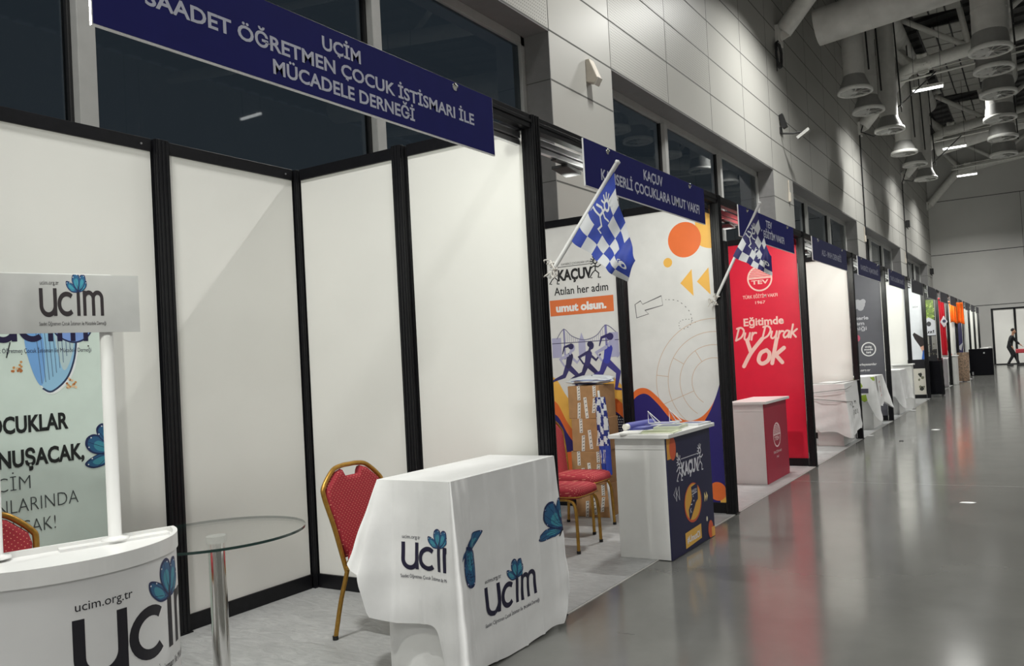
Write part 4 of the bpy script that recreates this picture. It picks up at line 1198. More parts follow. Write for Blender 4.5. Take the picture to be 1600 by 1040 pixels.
a.L = 2; a.ell(2.12, .07, .055, .07, ink(214, 92, 54)); a.rect(2.14, .0, 2.3, .08, ink(230, 170, 80)); a.ell(2.05, .165, .016, .02, ink(228, 220, 196), 14)
counter(-.31, 1.35, .105, 2.21, .905, 'white counter with dark navy printed front showing a sock in a yellow circle', a, CN)
# pale pink lit counter of the red booth
a = Art(); PK = ink(244, 214, 214)
globe_logo(a, 5.06, .50, .14, PK, RED, 1.05)
a.L = 2; a.text('TÜRK EĞİTİM VAKFI', 5.05, .30, .026, PK, width=.32, align='C', bold=.01); a.text('1967', 5.05, .245, .024, PK, width=.09, align='C', bold=.01)
counter(-.55, 4.64, -.18, 5.5, .905, 'white counter with dark red front and round emblem in the red booth', a, ink(168, 36, 62, 0.5))
counter(-.395, -.975, .02, -.085, .936, 'white counter hidden under the butterfly tablecloth', ov=.001)
counter(-.455, 8.08, -.085, 8.93, .903, 'white counter under the cloth tied with string past the red booth')
counter(-.455, 10.52, -.09, 11.32, .893, 'white counter under the white and green cloth in the grey booth')
counter(-.425, 13.32, -.07, 14.13, .893, 'white counter under the plain cloth past the grey booth')
counter(-.36, 14.70, .03, 14.93, .98, 'plain white box counter beside the post before the graduation picture')
counter(-.215, 18.63, .15, 19.17, .915, 'white counter under the black drape')
counter(-.22, 24.2, .12, 24.85, .93, 'white box counter in the booth hung with orange cloth', name='box_counter')

# ------------------------------------------------------------------ draped cloths
class Drape:
    def __init__(s, x0, y0, x1, y1, z, drops, cflare=0.3, flare=0.05, fold=0.012, fq=3.0, seed=1, r=0.015, cdrop=0.0, hem=0.02):
        s.b = (x0, y0, x1, y1); s.z = z; s.dr = drops; s.cf = cflare if isinstance(cflare, (list, tuple)) else [cflare]*4; s.fl = flare if isinstance(flare, (list, tuple)) else [flare]*4
        s.fo = fold; s.fq = fq; s.W = 0.022; s.cr = []; s.r = r; s.cd = cdrop if isinstance(cdrop, (list, tuple)) else [cdrop]*4; s.hem = hem
        rn = random.Random(seed); s.ph = [rn.random()*6.28 for _ in range(8)]
        s.P = [Vector((x0, y0)), Vector((x1, y0)), Vector((x1, y1)), Vector((x0, y1))]
        s.N = [Vector((0, -1)), Vector((1, 0)), Vector((0, 1)), Vector((-1, 0))]
        s.Ln = [x1-x0, y1-y0, x1-x0, y1-y0]; s.cum = [0, x1-x0, x1-x0+y1-y0, 2*(x1-x0)+y1-y0, 2*(x1-x0+y1-y0)]
        s.tot = s.cum[4]
    def info(s, q):
        q = q % s.tot
        i = 0
        while q > s.cum[i+1]+1e-9: i += 1
        f = (q-s.cum[i])/s.Ln[i]
        p = s.P[i].lerp(s.P[(i+1) % 4], f)
        dl = q-s.cum[i]; dr_ = s.cum[i+1]-q
        # blend the normals, drop and flare near the corners
        W = s.W; WD = max(s.W, .05)
        n = s.N[i].copy(); drop = s.dr[i]; fl = s.fl[i]; cf = 0; cd = 0
        if dl < W:
            t = 0.5*(1-dl/W); n = (s.N[i]*(1-t)+s.N[i-1]*t).normalized()
        if dl < WD: t = 0.5*(1-dl/WD); drop = s.dr[i]*(1-t)+s.dr[i-1]*t; fl = s.fl[i]*(1-t)+s.fl[i-1]*t
        if dr_ < W:
            t = 0.5*(1-dr_/W); n = (s.N[i]*(1-t)+s.N[(i+1) % 4]*t).normalized()
        if dr_ < WD: t = 0.5*(1-dr_/WD); j = (i+1) % 4; drop = s.dr[i]*(1-t)+s.dr[j]*t; fl = s.fl[i]*(1-t)+s.fl[j]*t
        g0 = math.exp(-(dl/.07)**2); g1 = math.exp(-(dr_/.07)**2)
        cf = g0*s.cf[i]+g1*s.cf[(i+1) % 4]; cd = g0*s.cd[i]+g1*s.cd[(i+1) % 4]
        return p, n, drop+cd, fl+cf, max(g0, g1)
    def pt(s, q, d, e=0.0):
        p, n, drop, fl, g = s.info(q)
        drop += s.hem*math.sin(q*7+s.ph[0])
        w = min(d/max(drop, .01), 1.05)
        f = math.sin(q*s.fq*6.28+s.ph[1])*.5+math.sin(q*s.fq*2.3*6.28+s.ph[2])*.3+math.sin(q*s.fq*.43*6.28+s.ph[3])*.5
        off = .004+fl*d+(s.fo*f+s.fo*.9)*w*(1-g*.6)+.004*math.sin(d*31+q*9+s.ph[4])*w
        for (cq, cw, ca, ct) in s.cr: off += ca*math.exp(-((q-cq-ct*d)/cw)**2)*min(1, d/.06)
        o = p+n*(off+e)
        return Vector((o.x, o.y, s.z-d))
    def drop(s, q):
        p, n, drop, fl, g = s.info(q); return drop+s.hem*math.sin(q*7+s.ph[0])
    def build(s, name, label, cat, m, arts=None, n=420, group=None):
        mb = MB(); NT = 16; vs = []; qs = sorted([s.tot*i/n for i in range(n)]+[(c+o) % s.tot for c in s.cum[:4] for o in (-s.W, -s.W*.5, 0, s.W*.5, s.W)]); n = len(qs)
        for j in range(NT+1):
            for q in qs: vs.append(s.pt(q, s.drop(q)*j/NT))
        fs = [(j*n+i, (j+1)*n+i, (j+1)*n+(i+1) % n, j*n+(i+1) % n) for j in range(NT) for i in range(n)]
        mb.add(vs, fs, m, True)
        mb.add(vs[:n], [tuple(range(n))], m)
        for ar, mm in (arts or []):
            ar.into(mb, lambda u, v, e: s.pt(u, s.z-v, e+.0008), du=.006, dv=.02, eps=.0006)
        o = mb.build(name)
        tag(o, label, cat, group)
        return o
d1 = Drape(-.40, -1.0, .045, -.08, .94, [.67, .925, .60, .3], cflare=[.34, .06, .07, .1], flare=[.03, .0, .0, .08], fold=.006, fq=2.6, seed=4, cdrop=[-.10, .12, 0, 0], hem=.010)
d1.W = .007
d1.cr = [(.445+.50, .010, .007, .05), (.445+.72, .012, .008, -.02), (.445+.27, .012, .005, .02), (.445+.10, .02, .010, .06), (.445+.04, .012, .008, .10), (.12, .012, .004, 0), (.27, .015, .004, 0), (1.30, .012, .007, 0)]
a = Art(); ucim(a, .15, .525, .118, NAVY)
# keep the printed word from passing the corner fold: the cloth tucks it in
A_left = Art(); A_left.it = a.it
class Clip:
    def __init__(s, ar, c): s.ar, s.c = ar, c
    def into(s, mb, fn, **k): s.ar.into(mb, fn, clip=s.c, **k)
a = Art(); ucim(a, .445+.22, .245, .135, NAVY)
a.T = lambda y, z: (.445+y+1.0, z)
wing(a, [(-.919, .618), (-.961, .562), (-.933, .578)], (-.91, .61))
wing(a, [(-.903, .617), (-.884, .653), (-.849, .676), (-.776, .669), (-.801, .642), (-.844, .61), (-.872, .6)], (-.89, .605))
wing(a, [(-.919, .618), (-.94, .56), (-.942, .481), (-.919, .431), (-.876, .423), (-.854, .485), (-.852, .572), (-.872, .6)], (-.895, .61))
wing(a, [(-.075, .534), (-.114, .602), (-.116, .66), (-.085, .707), (-.068, .669), (-.066, .6)], (-.08, .54))
wing(a, [(-.075, .534), (-.169, .554), (-.236, .545), (-.296, .512), (-.234, .495), (-.124, .507)], (-.08, .535))
wing(a, [(-.075, .534), (-.165, .551), (-.229, .609), (-.208, .675), (-.142, .696), (-.105, .644), (-.08, .58)], (-.08, .54))
a.stroke([(-.11, .50), (-.07, .545)], .008, BLACK)
a.T = None
d1.build('tablecloth', 'white tablecloth printed with blue butterflies over the nearest counter', 'tablecloth', cloth_white, [(Clip(A_left, (0, 0, .435, 2)), 0), (Clip(a, (.45, 0, .445+.935, 2)), 0)])
d4 = Drape(-.50, 8.03, -.03, 9.0-.02, .91, [.72, .74, .5, .5], cflare=[.05, .10, .02, .02], flare=[.03, .06, .02, .02], fold=.012, fq=1.6, seed=9, cdrop=[-.1, .05, 0, 0], hem=.03)
a = Art(); a.L = 2
sq = .47
for (x, z) in ((.25, .60), (.33, .62), (.42, .60), (.52, .61), (.6, .60), (.36, .56), (.45, .55)):
    P = [(sq+x+random.uniform(-.04, .04), z+random.uniform(-.03, .03)) for _ in range(5)]; a.stroke(P, .012, BLACK)
for x, z in ((.42, .46), (.55, .46), (.68, .46)): a.ring(sq+x, z, .03, .012, BLACK, n=14)
a.stroke([(sq+.40, .50), (sq+.40, .38)], .012, BLACK)
d4.W = .10
d4.build('tablecloth', 'white cloth tied round with string and scrawled in black past the red booth', 'tablecloth', cloth_white, [(a, 0)])
for i, (za, zb, zc) in enumerate(((1.10, .93, .90), (.74, .84, .87), (.75, .66, .64))):
    mb = MB(); mb.tube([(-.96, 6.12, za), (-.55, 8.02, zb) if i == 0 else (-.52, 8.0, (za+zb)/2), (.005, 7.99, zb-.005) if i else (-.2, 8.1, .916), (.012+.03*(i > 0), 8.2, zc) if i else (.0, 9.0, .918)], 0.006, mat('grey_string', (0.28, 0.27, 0.26), 0.7), 6)
    tag(mb.build('string'), 'grey string stretched from the red screen across the tied white cloth, %s of three' % ('top', 'middle', 'lowest')[i], 'string', 'strings round the tied cloth')
d5 = Drape(-.5, 10.47, -.04, 11.37, .90, [.42, .5, .4, .3], cflare=[.05, .16, .25, .02], flare=[.03, .05, .05, .03], fold=.02, fq=1.8, seed=13, cdrop=[0, .32, .2, 0], hem=.03)
a = Art(); GR = ink(150, 178, 50)
a.L = 1; a.poly([(.12, .88), (.22, .86), (.28, .74), (.24, .70), (.16, .78)], GR); a.poly([(.2, .58), (.33, .6), (.35, .5), (.3, .47), (.22, .52)], GR); a.rect(.06, .62, .37, .70, ink(70, 66, 84)); a.poly([(.4, .89), (.5, .90), (.52, .84), (.44, .83)], GR)
a.poly([(.62, .9), (.72, .9), (.68, .6), (.6, .66)], ink(120, 112, 108))
a.L = 2; a.ring(.92, .66, .05, .02, ink(190, 90, 96), n=16); a.stroke([(.85, .78), (.95, .8)], .02, ink(190, 90, 96)); a.stroke([(.86, .55), (1.0, .56)], .025, ink(190, 90, 96))
d5.W = .10
d5.build('tablecloth', 'white cloth with green marks hanging to a long point in the grey booth', 'tablecloth', cloth_white, [(a, 0)])
d6 = Drape(-.47, 13.27, -.02, 14.18, .90, [.52, .6, .5, .4], cflare=[.05, .14, .2, .02], flare=[.03, .05, .04, .03], fold=.025, fq=2.2, seed=21, cdrop=[0, .22, .1, 0], hem=.02)
d6.W = .10
d6.build('tablecloth', 'plain white cloth with deep folds past the grey booth', 'tablecloth', cloth_white)
d8 = Drape(-.26, 18.58, .20, 19.22, .925, [.85, .89, .8, .5], cflare=[.25, .02, .02, .02], flare=[.02, .0, .02, .03], fold=.03, fq=2.4, seed=31, cdrop=[-.5, .0, 0, 0], hem=.01)
d8.build('black_drape', 'black cloth drape to the floor beside the green leaf picture', 'tablecloth', black_cloth)

# ------------------------------------------------------------------ oval promotion counter
root = thing('promotion_counter', 'white oval promotion counter with printed curved front and header board', 'counter', (-.86, -2.27, 0.0045), -.349)
RC, HC = .43, .87
def arc_pt(th, k=1.0, z=0): return Vector((RC*k*math.sin(th), RC*k*math.cos(th), z))     # local +x front, +y right
N = 48
TH = [PI*i/N for i in range(N+1)]
pvc = mat('matt_pvc', (0.72, 0.72, 0.72), 0.4, var=0.02)
mb = MB()
ring0 = [arc_pt(t, .985, 0.0) for t in TH]; ring1 = [arc_pt(t, .985, HC-.05) for t in TH]
mb.add(ring0+ring1, [(i, i+1, N+1+i+1, N+1+i) for i in range(N)]+[(N, 0, N+1, 2*N+1)], pvc, False)
mb.sm = [True]*N+[False]
a = Art(); ucim(a, .0, .455, .205, ink(30, 28, 36))
# arc length equals angle times radius; u = 0 at the middle of the curve, growing to the right end
a.into(mb, lambda u, v, e: arc_pt(PI/2-u/RC, .985+e/RC, v), clip=(-.6, .02, RC*PI/2-.005, HC-.055), du=.02)
mb.build('body', root, local=True)
mb = MB()
rim_o = [arc_pt(t) for t in TH]; rim_i = [arc_pt(t, .965) for t in TH]
def zed(l, z): return [Vector((p.x, p.y, z)) for p in l]
n1 = N+1
vs = zed(rim_o, HC-.06)+zed(rim_o, HC)+zed(rim_i, HC)+zed(rim_i, HC-.022)
fs = []
for k in range(3): fs += [(k*n1+i, k*n1+i+1, (k+1)*n1+i+1, (k+1)*n1+i) for i in range(N)]
mb.add(vs, fs, white_gloss, False)
mb.add(zed(rim_i, HC-.022), [tuple(range(n1))], white_gloss)
mb.add(zed(rim_o, HC-.06), [tuple(reversed(range(n1)))], white_gloss)
mb.box(-.016, -RC, HC-.06, 0.0, RC, HC, white_gloss)
mb.box(.0, .02, HC-.022, .06, .40, HC-.012, white_gloss)
mb.build('counter_tray', root, local=True)
for yy in (.21, -.175):
    mb = MB(); mb.lathe([(.05, HC-.012), (.048, HC-.004), (.03, HC), (.024, HC+.005), (.024, 1.70)], (.022, yy, 0), white_gloss, 20); mb.build('pole', root, local=True)
mb = MB(); bx0 = .047
mb.box(bx0, -.285, 1.68, bx0+.008, .325, 1.905, mat('grey_white_board', (0.42, 0.42, 0.42), 0.55)); mb.box(-.012, -.2, 1.70, -.004, .24, 1.915, board_white)
a = Art(); a.T = lambda x, y: (-.012+x*.64, y); ucim(a, 0, 1.745, .10, ink(44, 38, 42)); a.T = None
a.into(mb, lambda u, v, e: (bx0+.008+e, u, v), clip=(-.285, 1.68, .325, 1.905))
mb.build('header_board', root, local=True)

# ------------------------------------------------------------------ glass bistro table
root = thing('glass_table', 'round clear glass table on a chrome column beside the oval counter', 'table', (-.97, -1.49, 0.004))
cx, cy, zt = -.97, -1.49, .75
mb = MB(); mb.lathe([(.40, zt-.012), (.40, zt)], (cx, cy, 0), glass_edge, 72)
mb2 = MB()
pts = [(cx+.399*math.cos(2*PI*k/72), cy+.399*math.sin(2*PI*k/72)) for k in range(72)]
mb2.add([(x, y, zt) for x, y in pts], [tuple(range(72))], table_glass)
mb2.add([(cx+.40*math.cos(2*PI*k/72), cy+.40*math.sin(2*PI*k/72), z) for z in (zt-.012, zt) for k in range(72)], [(k, (k+1) % 72, 72+(k+1) % 72, 72+k) for k in range(72)], glass_edge, True)
mb2.add([(x, y, zt-.012) for x, y in pts], [tuple(reversed(range(72)))], table_glass)
mb2.build('glass_top', root)
mb = MB(); mb.lathe([(.038, .02), (.038, zt-.03)], (cx, cy, 0), chrome, 28); mb.build('column', root)
mb = MB(); mb.lathe([(.045, zt-.045), (.045, zt-.0125)], (cx, cy, 0), mat('clear_disc', (.55, .58, .57), .2), 24); mb.build('top_mount', root)
mb = MB(); mb.lathe([(.22, .0), (.22, .008), (.05, .025), (.0385, .03)], (cx, cy, 0.0042), chrome, 40); mb.build('base', root)

# ------------------------------------------------------------------ roll-up banner
root = thing('roll_up_banner', 'pale green roll-up banner with blue butterflies behind the oval counter', 'banner', (-1.75, -1.91, 0.004))
mb = MB(); pg = ink(212, 228, 220)
mb.box(-1.752, -2.34, .06, -1.75, -1.485, 1.97, pg)
a = Art()
a.L = 1
LB = ink(120, 170, 226); LB2 = ink(150, 196, 226); LB3 = ink(186, 208, 212)
wing = smooth_line([(-1.90, 1.84), (-1.90, 1.70), (-1.87, 1.57), (-1.83, 1.48), (-1.79, 1.46), (-1.72, 1.52), (-1.68, 1.62), (-1.665, 1.74), (-1.70, 1.86)], 5)
a.poly([(u+.012*(u > -1.8), v-.012*(v < 1.6)) for u, v in wing], ink(232, 238, 238)); a.L = 1.2; a.poly(wing, LB2)
a.L = 1.4; a.poly(smooth_line([(-1.90, 1.84), (-1.905, 1.70), (-1.875, 1.56), (-1.84, 1.49), (-1.82, 1.55), (-1.82, 1.7), (-1.84, 1.84)], 5), LB); a.poly(smooth_line([(-1.78, 1.84), (-1.76, 1.66), (-1.73, 1.56), (-1.69, 1.64), (-1.68, 1.75), (-1.71, 1.84)], 5), LB3)
a.L = 1.6; a.stroke(smooth_line([(-1.83, 1.475), (-1.79, 1.46), (-1.72, 1.52), (-1.68, 1.62), (-1.665, 1.74)], 6), .009, ink(40, 56, 90))
for t in range(9): a.stroke([(-1.86+.02*t, 1.83), (-1.835+.017*t, 1.50+.006*t*t*.35+.004*t)], .0035, ink(90, 118, 150), caps=False)
w2 = smooth_line([(-1.79, 1.86), (-1.77, 1.75), (-1.69, 1.70), (-1.62, 1.72), (-1.585, 1.78), (-1.6, 1.86)], 5)
a.poly(w2, ink(128, 160, 222)); a.stroke(w2[5:], .008, ink(40, 50, 90))
a.L = 2.4
for cx_, cz_ in ((-1.945, 1.585), (-1.70, 1.495)):
    for i in range(16): a.disc(cx_+random.uniform(-.022, .022), cz_+random.uniform(-.024, .024), .006, random.choice([ink(206, 150, 90), ink(178, 110, 60), ink(232, 200, 160)]), 7)
a.stroke([(-1.985, 1.63), (-1.968, 1.70)], .005, BLACK); a.disc(-1.61, 1.68, .004, BLACK, 6); a.disc(-1.92, 1.645, .003, BLACK, 6)
a.T = lambda x, y: (-2.055+x*.9, y); ucim(a, 0, 1.705, .15, ink(32, 26, 62), sub=True, site=False, fly=False); a.T = None
a.L = 3
TXB = ink(26, 30, 30)
a.text('ÇOCUKLAR', -1.722, 1.275, .082, TXB, width=.405, align='R', bold=.035)
a.text('KONUŞACAK,', -1.652, 1.115, .082, TXB, width=.50, align='R', bold=.035)
TXT_ = ink(66, 74, 74)
a.text('UCİM', -1.905, 1.005, .062, TXT_, width=.20, align='R', bold=-.014); a.text('YANLARINDA', -1.69, .90, .062, TXT_, width=.46, align='R', bold=-.014); a.text('OLACAK!', -1.80, .795, .062, TXT_, width=.30, align='R', bold=-.014)
butterfly(a, -1.50, 1.13, .20, .9, 4, 3)
a.into(mb, lambda u, v, e: (-1.75+e, u, v), clip=(-2.34, .06, -1.485, 1.97))
mb.build('banner_sheet', root)
mb = MB(); mb.box(-1.80, -2.36, .0, -1.70, -1.465, .06, silver); mb.build('base', root, bevel=.01)
mb = MB(); mb.tube([(-1.75, -2.34, 1.975), (-1.75, -1.485, 1.975)], .012, silver, 10); mb.build('top_bar', root)
mb = MB(); mb.tube([(-1.775, -1.91, .05), (-1.765, -1.91, 1.965)], .008, silver, 8); mb.build('support_pole', root)

# ------------------------------------------------------------------ boxes, bag and flags in the second booth
def carton(x, y, z, w_, d_, h_, rz, label, group, tp):
    root = thing('cardboard_box', label, 'box', (x, y, z), rz, group)
    mb = MB(); mb.box(-w_/2, -d_/2, 0, w_/2, d_/2, h_, card); mb.build('box_body', root, local=True, bevel=.004)
    mb = MB()
    a = Art(); a.L = 1
    for (u, v0, v1, sl) in tp:
        P = [(u-.017, v0), (u+.017, v0+.003), (u+.017+sl, v1), (u-.017+sl, v1-.004)]
        a.L = 1; a.poly(P, tape_m); a.L = 2
        for k in range(5):
            q = (k+.5)/5; a.poly([(u-.01+sl*q, v0+(v1-v0)*q-.008), (u+.012+sl*q, v0+(v1-v0)*q), (u+.006+sl*q, v0+(v1-v0)*q+.008)], BLACK)
    a.into(mb, lambda u, v, e: (u, -d_/2-e, v), clip=(-w_/2, 0, w_/2, h_))
    mb.build('parcel_tape', root, local=True)
    return root
random.seed(11)
zz = .004
for i in range(4):
    h_ = .305
    tp = [(-.11+.02*i, .17, h_, .0), (-.06, .0, .15, .01), (.03, .0 if i % 2 else .02, .2, -.015), (.10, .05, .19, .02), (.12, .2, h_, .0)]
    carton(-1.25+(.012, -.01, .008, -.012)[i], 2.75, zz, .34, .30, h_, (.03, -.02, .02, -.03)[i], 'cardboard box, %s of the four stacked beside the rolled flag' % ('lowest', 'second from bottom', 'second from top', 'topmost')[i], 'near stack of boxes', tp)
    zz += h_
# plastic bag on the boxes
mb = MB()
def bagf(u, v):
    a = 2*PI*u; r = math.sin(PI*min(max(v, .001), .999))**.5
    n = 1+.10*math.sin(5*a+v*7)+.06*math.sin(9*a-v*11)
    return (-1.25+.23*math.cos(a)*r*n, 2.74+.16*math.sin(a)*r*n, 1.228+.085*(v**1.1)*(1+.12*math.sin(3*a)))
bw = mat('bag_white', (0.72, 0.76, 0.8), 0.3); bb = mat('bag_blue', rgb(44, 78, 158), 0.3)
mb.grid(bagf, 48, 14, bw, pick=lambda u, v: bb if (v < .3 and math.sin(u*19) > -.5) or (.5 < v < .6 and u > .6) else bw)
tag(mb.build('plastic_bag'), 'white and blue plastic bag lying on the topmost cardboard box', 'bag')
FB = mat('flag_blue', rgb(42, 64, 158), 0.6, var=.12, scale=20); FD = mat('flag_deep_blue', rgb(30, 42, 120), 0.6, var=.1); FDK = mat('flag_dark_navy', rgb(40, 36, 96), 0.6, var=.1); FW = mat('flag_white', rgb(206, 208, 212), 0.6, var=.04)
# rolled flag leaning by the boxes
root = thing('rolled_flag', 'rolled blue and white checkered flag leaning between the box stacks and the counter', 'flag', (-1.06, 2.5, 0.004))
mb = MB()
mb.grid(lambda u, v: (-1.045+.05*v+.052*(1-.35*abs(v-.35))*math.cos(2*PI*u)*(1+.22*math.sin(6*PI*u+v*3)), 2.50+.05*math.sin(2*PI*u)*(1+.2*math.cos(8*PI*u+v*4)), 1.12-.70*v), 48, 40, FB,
        pick=lambda u, v: (FW if (int(u*9+v*3)+int(v*11-u*4)) % 2 else FD) if v < .62 else (FW if .58 < u < .86 and .68 < v < .84 and int(u*40+v*9) % 3 == 0 else FB))
mb.build('cloth', root)
mb = MB(); mb.tube([(-.985, 2.5, .0), (-1.05, 2.5, 1.18)], .011, board_white, 10); mb.build('flag_pole', root)

def flag(label, base, tip, corners, folds, seed, ca, cb, word):
    root = thing('checkered_flag', label, 'flag', base, group='checkered flags tied to the booth posts')
    B, T = Vector(base), Vector(tip)
    mb = MB(); mb.tube([B, T], .013, board_white, 12); mb.lathe([(.015, 0), (.015, .012), (.0, .018)], T, board_white, 12, axis=(T-B)); mb.build('flag_pole', root)
    A, C0, C1, D = [Vector(c) for c in corners]     # upper hoist, lower hoist, lower fly, upper fly
    out = Vector((0, -1, 0))
    def f(u, v):        # u along the hoist from the tip, v out to the fly
        p = (A.lerp(C0, u)).lerp(D.lerp(C1, u), v)
        s_ = math.sin(PI*v)
        p = p+Vector((-.02*s_*(1-u), 0, -.035*s_*(1-u)))
        w_ = math.sin(v*folds*6.28+u*2.0)*.03*(.3+v)+math.sin(v*folds*2.2*6.28-u*3+seed)*.012*v
        return p+out*w_+Vector((.006*math.sin(v*17+seed)*u, 0, 0))
    mb = MB()
    NU, NV = 5, 6
    def pick(u, v):
        i, j = int(u*NU), int(v*NV)
        if i >= NU-2 or (i == 0 and j < 4) or j in (2, 3): return FW if (i+j) % 2 else ca
        return ca if j < 2 else cb
    mb.grid(f, 80, 100, FB, pick=pick)
    a = Art(); a.L = 1
    # drawings lie in (hoist, fly) space: x to the fly, y up the hoist
    a.T = lambda x, y: (x, y)
    stick(a, .19, .40, .44, FW, True)
    if word: a.text('KAÇ', .40, .38, .17, FW, width=.24, bold=.04)
    a.ring(.87, .45, .05, .03, FW, n=20, rv=.07)
    for k in range(3): a.stroke(smooth_line([(.76+.035*k, .36), (.79+.035*k, .40), (.77+.035*k, .45), (.80+.035*k, .5)], 4), .014, FW)
    def fm(x, y, e):
        p = f(1-y, x); return p+out*(e+.0015)
    a.into(mb, fm, clip=(0.02, 0.02, .98, .98), du=.02, dv=.02, eps=.0006)
    mb.build('cloth', root)
    mb = MB()
    rn = random.Random(seed)
    tp = B.lerp(T, .06)
    for k in range(7):
        c = tp+Vector((rn.uniform(-.03, .03), rn.uniform(-.03, .01), rn.uniform(-.04, .05)))
        pts = [c+Vector((rn.uniform(-.035, .03), rn.uniform(-.02, .02), rn.uniform(-.035, .035))) for _ in range(4)]
        mb.tube(smooth3(pts), .005, tape_m, 6)
    mb.build('cable_tie', root)
def smooth3(pts, n=5):
    out = []
    for i in range(len(pts)-1):
        p0, p1, p2, p3 = pts[max(i-1, 0)], pts[i], pts[i+1], pts[min(i+2, len(pts)-1)]
        for k in range(n):
            t = k/n; out.append(0.5*((2*p1)+(p2-p0)*t+(2*p0-5*p1+4*p2-p3)*t*t+(3*p1-p0-3*p2+p3)*t**3))
    out.append(pts[-1]); return out
flag('blue and white checkered flag on a white pole tied to the first post', (.016, .02, 1.955), (.50, .02, 2.54), [(.478, .02, 2.505), (.188, .02, 2.145), (.502, .02, 1.885), (.60, .02, 1.987)], 1.3, 3, FB, FB, False)
flag('darker checkered flag on a white pole tied to the second post', (-.10, 3.005, 1.888), (.40, 2.98, 2.748), [(.378, 2.98, 2.70), (.125, 2.98, 2.315), (.462, 2.98, 2.11), (.487, 2.98, 2.27)], 1.4, 8, FDK, FDK, True)

# leaflets and small stands on the printed counter
def leaflet(x, y, w_, d_, rz, z, m, label, th=.004, ink2=None):
    root_ = MB(); q = Matrix.Rotation(rz, 3, 'Z')
    root_.obox((x, y, z+th/2), q @ Vector((w_/2, 0, 0)), q @ Vector((0, d_/2, 0)), (0, 0, th/2), m)
    if ink2: root_.obox((x, y, z+th+.0003), q @ Vector((w_*.4, 0, 0)), q @ Vector((0, d_*.28, 0)), (0, 0, .0003), ink2)
    o = root_.build('leaflet'); tag(o, label, 'leaflet', 'leaflets on the printed counter'); return o
zt = .9052
leaflet(-.20, 1.42, .15, .21, .3, zt, ink(232, 232, 228), 'white crumpled leaflet at the near left corner of the printed counter', .012)
leaflet(-.02, 1.50, .30, .22, .1, zt, ink(206, 212, 184), 'pale green open leaflet at the near edge of the printed counter', .006, ink(150, 160, 120))
leaflet(-.24, 1.72, .12, .20, -.2, zt, ink(70, 74, 140), 'violet leaflet at the inner edge of the printed counter', .02, ink(120, 124, 180))
leaflet(-.05, 1.80, .20, .28, .15, zt, ink(196, 202, 180), 'pale leaflet pile in the middle of the printed counter', .022, ink(120, 126, 150))
leaflet(-.2, 2.02, .18, .24, .05, zt, ink(212, 212, 222), 'white leaflet pile at the inner far corner of the printed counter', .018, ink(96, 96, 156))
leaflet(.03, 2.08, .19, .22, -.1, zt, ink(222, 224, 226), 'white leaflet overhanging the far end of the printed counter', .016, ink(110, 114, 150))
leaflet(.04, 1.40, .16, .06, .0, zt, ink(224, 222, 214), 'narrow white strip lying at the front near corner of the printed counter', .004)
for i, (x, y) in enumerate(((-.22, 1.88), (-.10, 2.02))):
    mb = MB(); z0 = zt+.0005
    if i == 0: z0 = zt
    mb.tube([(x-.03, y-.05, z0+.035), (x-.03, y-.05, z0+.13), (x+.06, y-.02, z0+.035)], .004, board_white, 6)
    mb.tube([(x-.03, y-.05, z0+.13), (x-.02, y+.05, z0+.035)], .004, board_white, 6)
    mb.tube([(x-.03, y-.05, z0+.035), (x+.06, y-.02, z0+.035), (x-.02, y+.05, z0+.035)], .004, board_white, 6)
    tag(mb.build('easel_stand'), 'small white wire easel, %s of the two on the printed counter' % ('nearer', 'farther')[i], 'stand', 'wire easels')
mb = MB(); mb.tube([(-.33, 1.62, zt+.03), (-.28, 1.98, zt+.03)], .03, ink(90, 92, 160), 14); mb.tube([(-.335, 1.58, zt+.03), (-.33, 1.62, zt+.03)], .024, ink(226, 224, 214), 14)
tag(mb.build('rolled_poster'), 'violet rolled poster lying along the inner edge of the printed counter', 'poster roll')

# ------------------------------------------------------------------ things farther down the row
mb = MB(); mb.box(-.52, 6.9, .004, -.40, 7.6, .42, mat('green_fabric', rgb(30, 92, 70), 0.7)); tag(mb.build('green_bag', bevel=.03), 'dark green bag on the floor beside the tied white cloth', 'bag')
mb = MB()
mb.grid(lambda u, v: (-.27+.165*u+.02*v, 23.9+.03*math.sin(u*12)+.02*v, 2.78-1.82*v), 16, 24, ink(214, 34, 54)); tag(mb.build('hanging_banner', solid=.004), 'long red cloth banner hanging past the green leaf picture', 'banner')
mb = MB()
mb.grid(lambda u, v: (-.13+.22*(u-.5)*(1-abs(v-.5)*1.9), 23.83, 1.84+.36*v), 10, 12, ink(214, 206, 214)); mb.lathe([(.05, 0), (.05, .006)], (-.12, 23.825, 2.04), ink(50, 46, 90), 16, axis=(0, -1, 0))
tag(mb.build('pennant', solid=.003), 'pale diamond pennant pinned on the red banner', 'pennant')
mb = MB(); mb.box(-.24, 22.5, 0, .0, 22.9, .9, white_gloss); tag(mb.build('box_counter', bevel=.004), 'white counter under the white and maroon cloth', 'counter')
mb = MB(); mb.grid(lambda u, v: (-.25+.28*u, 22.46+.02*math.sin(u*10)-.02*v, .93-.85*v-.05*u), 10, 12, ink(206, 200, 204)); mb.grid(lambda u, v: (-.24+.15*u-.03*v, 22.41, .92-.6*v), 8, 10, ink(108, 40, 52)); mb.grid(lambda u, v: (-.25+.28*u, 22.46+.46*v, .915-.05*u*(1-v)), 6, 6, ink(206, 200, 204))
tag(mb.build('hanging_cloth', solid=.004), 'white and maroon cloth over a counter under the red banner', 'cloth')
OR = mat('orange_cloth', rgb(246, 118, 26), 0.7, var=.15, scale=9)
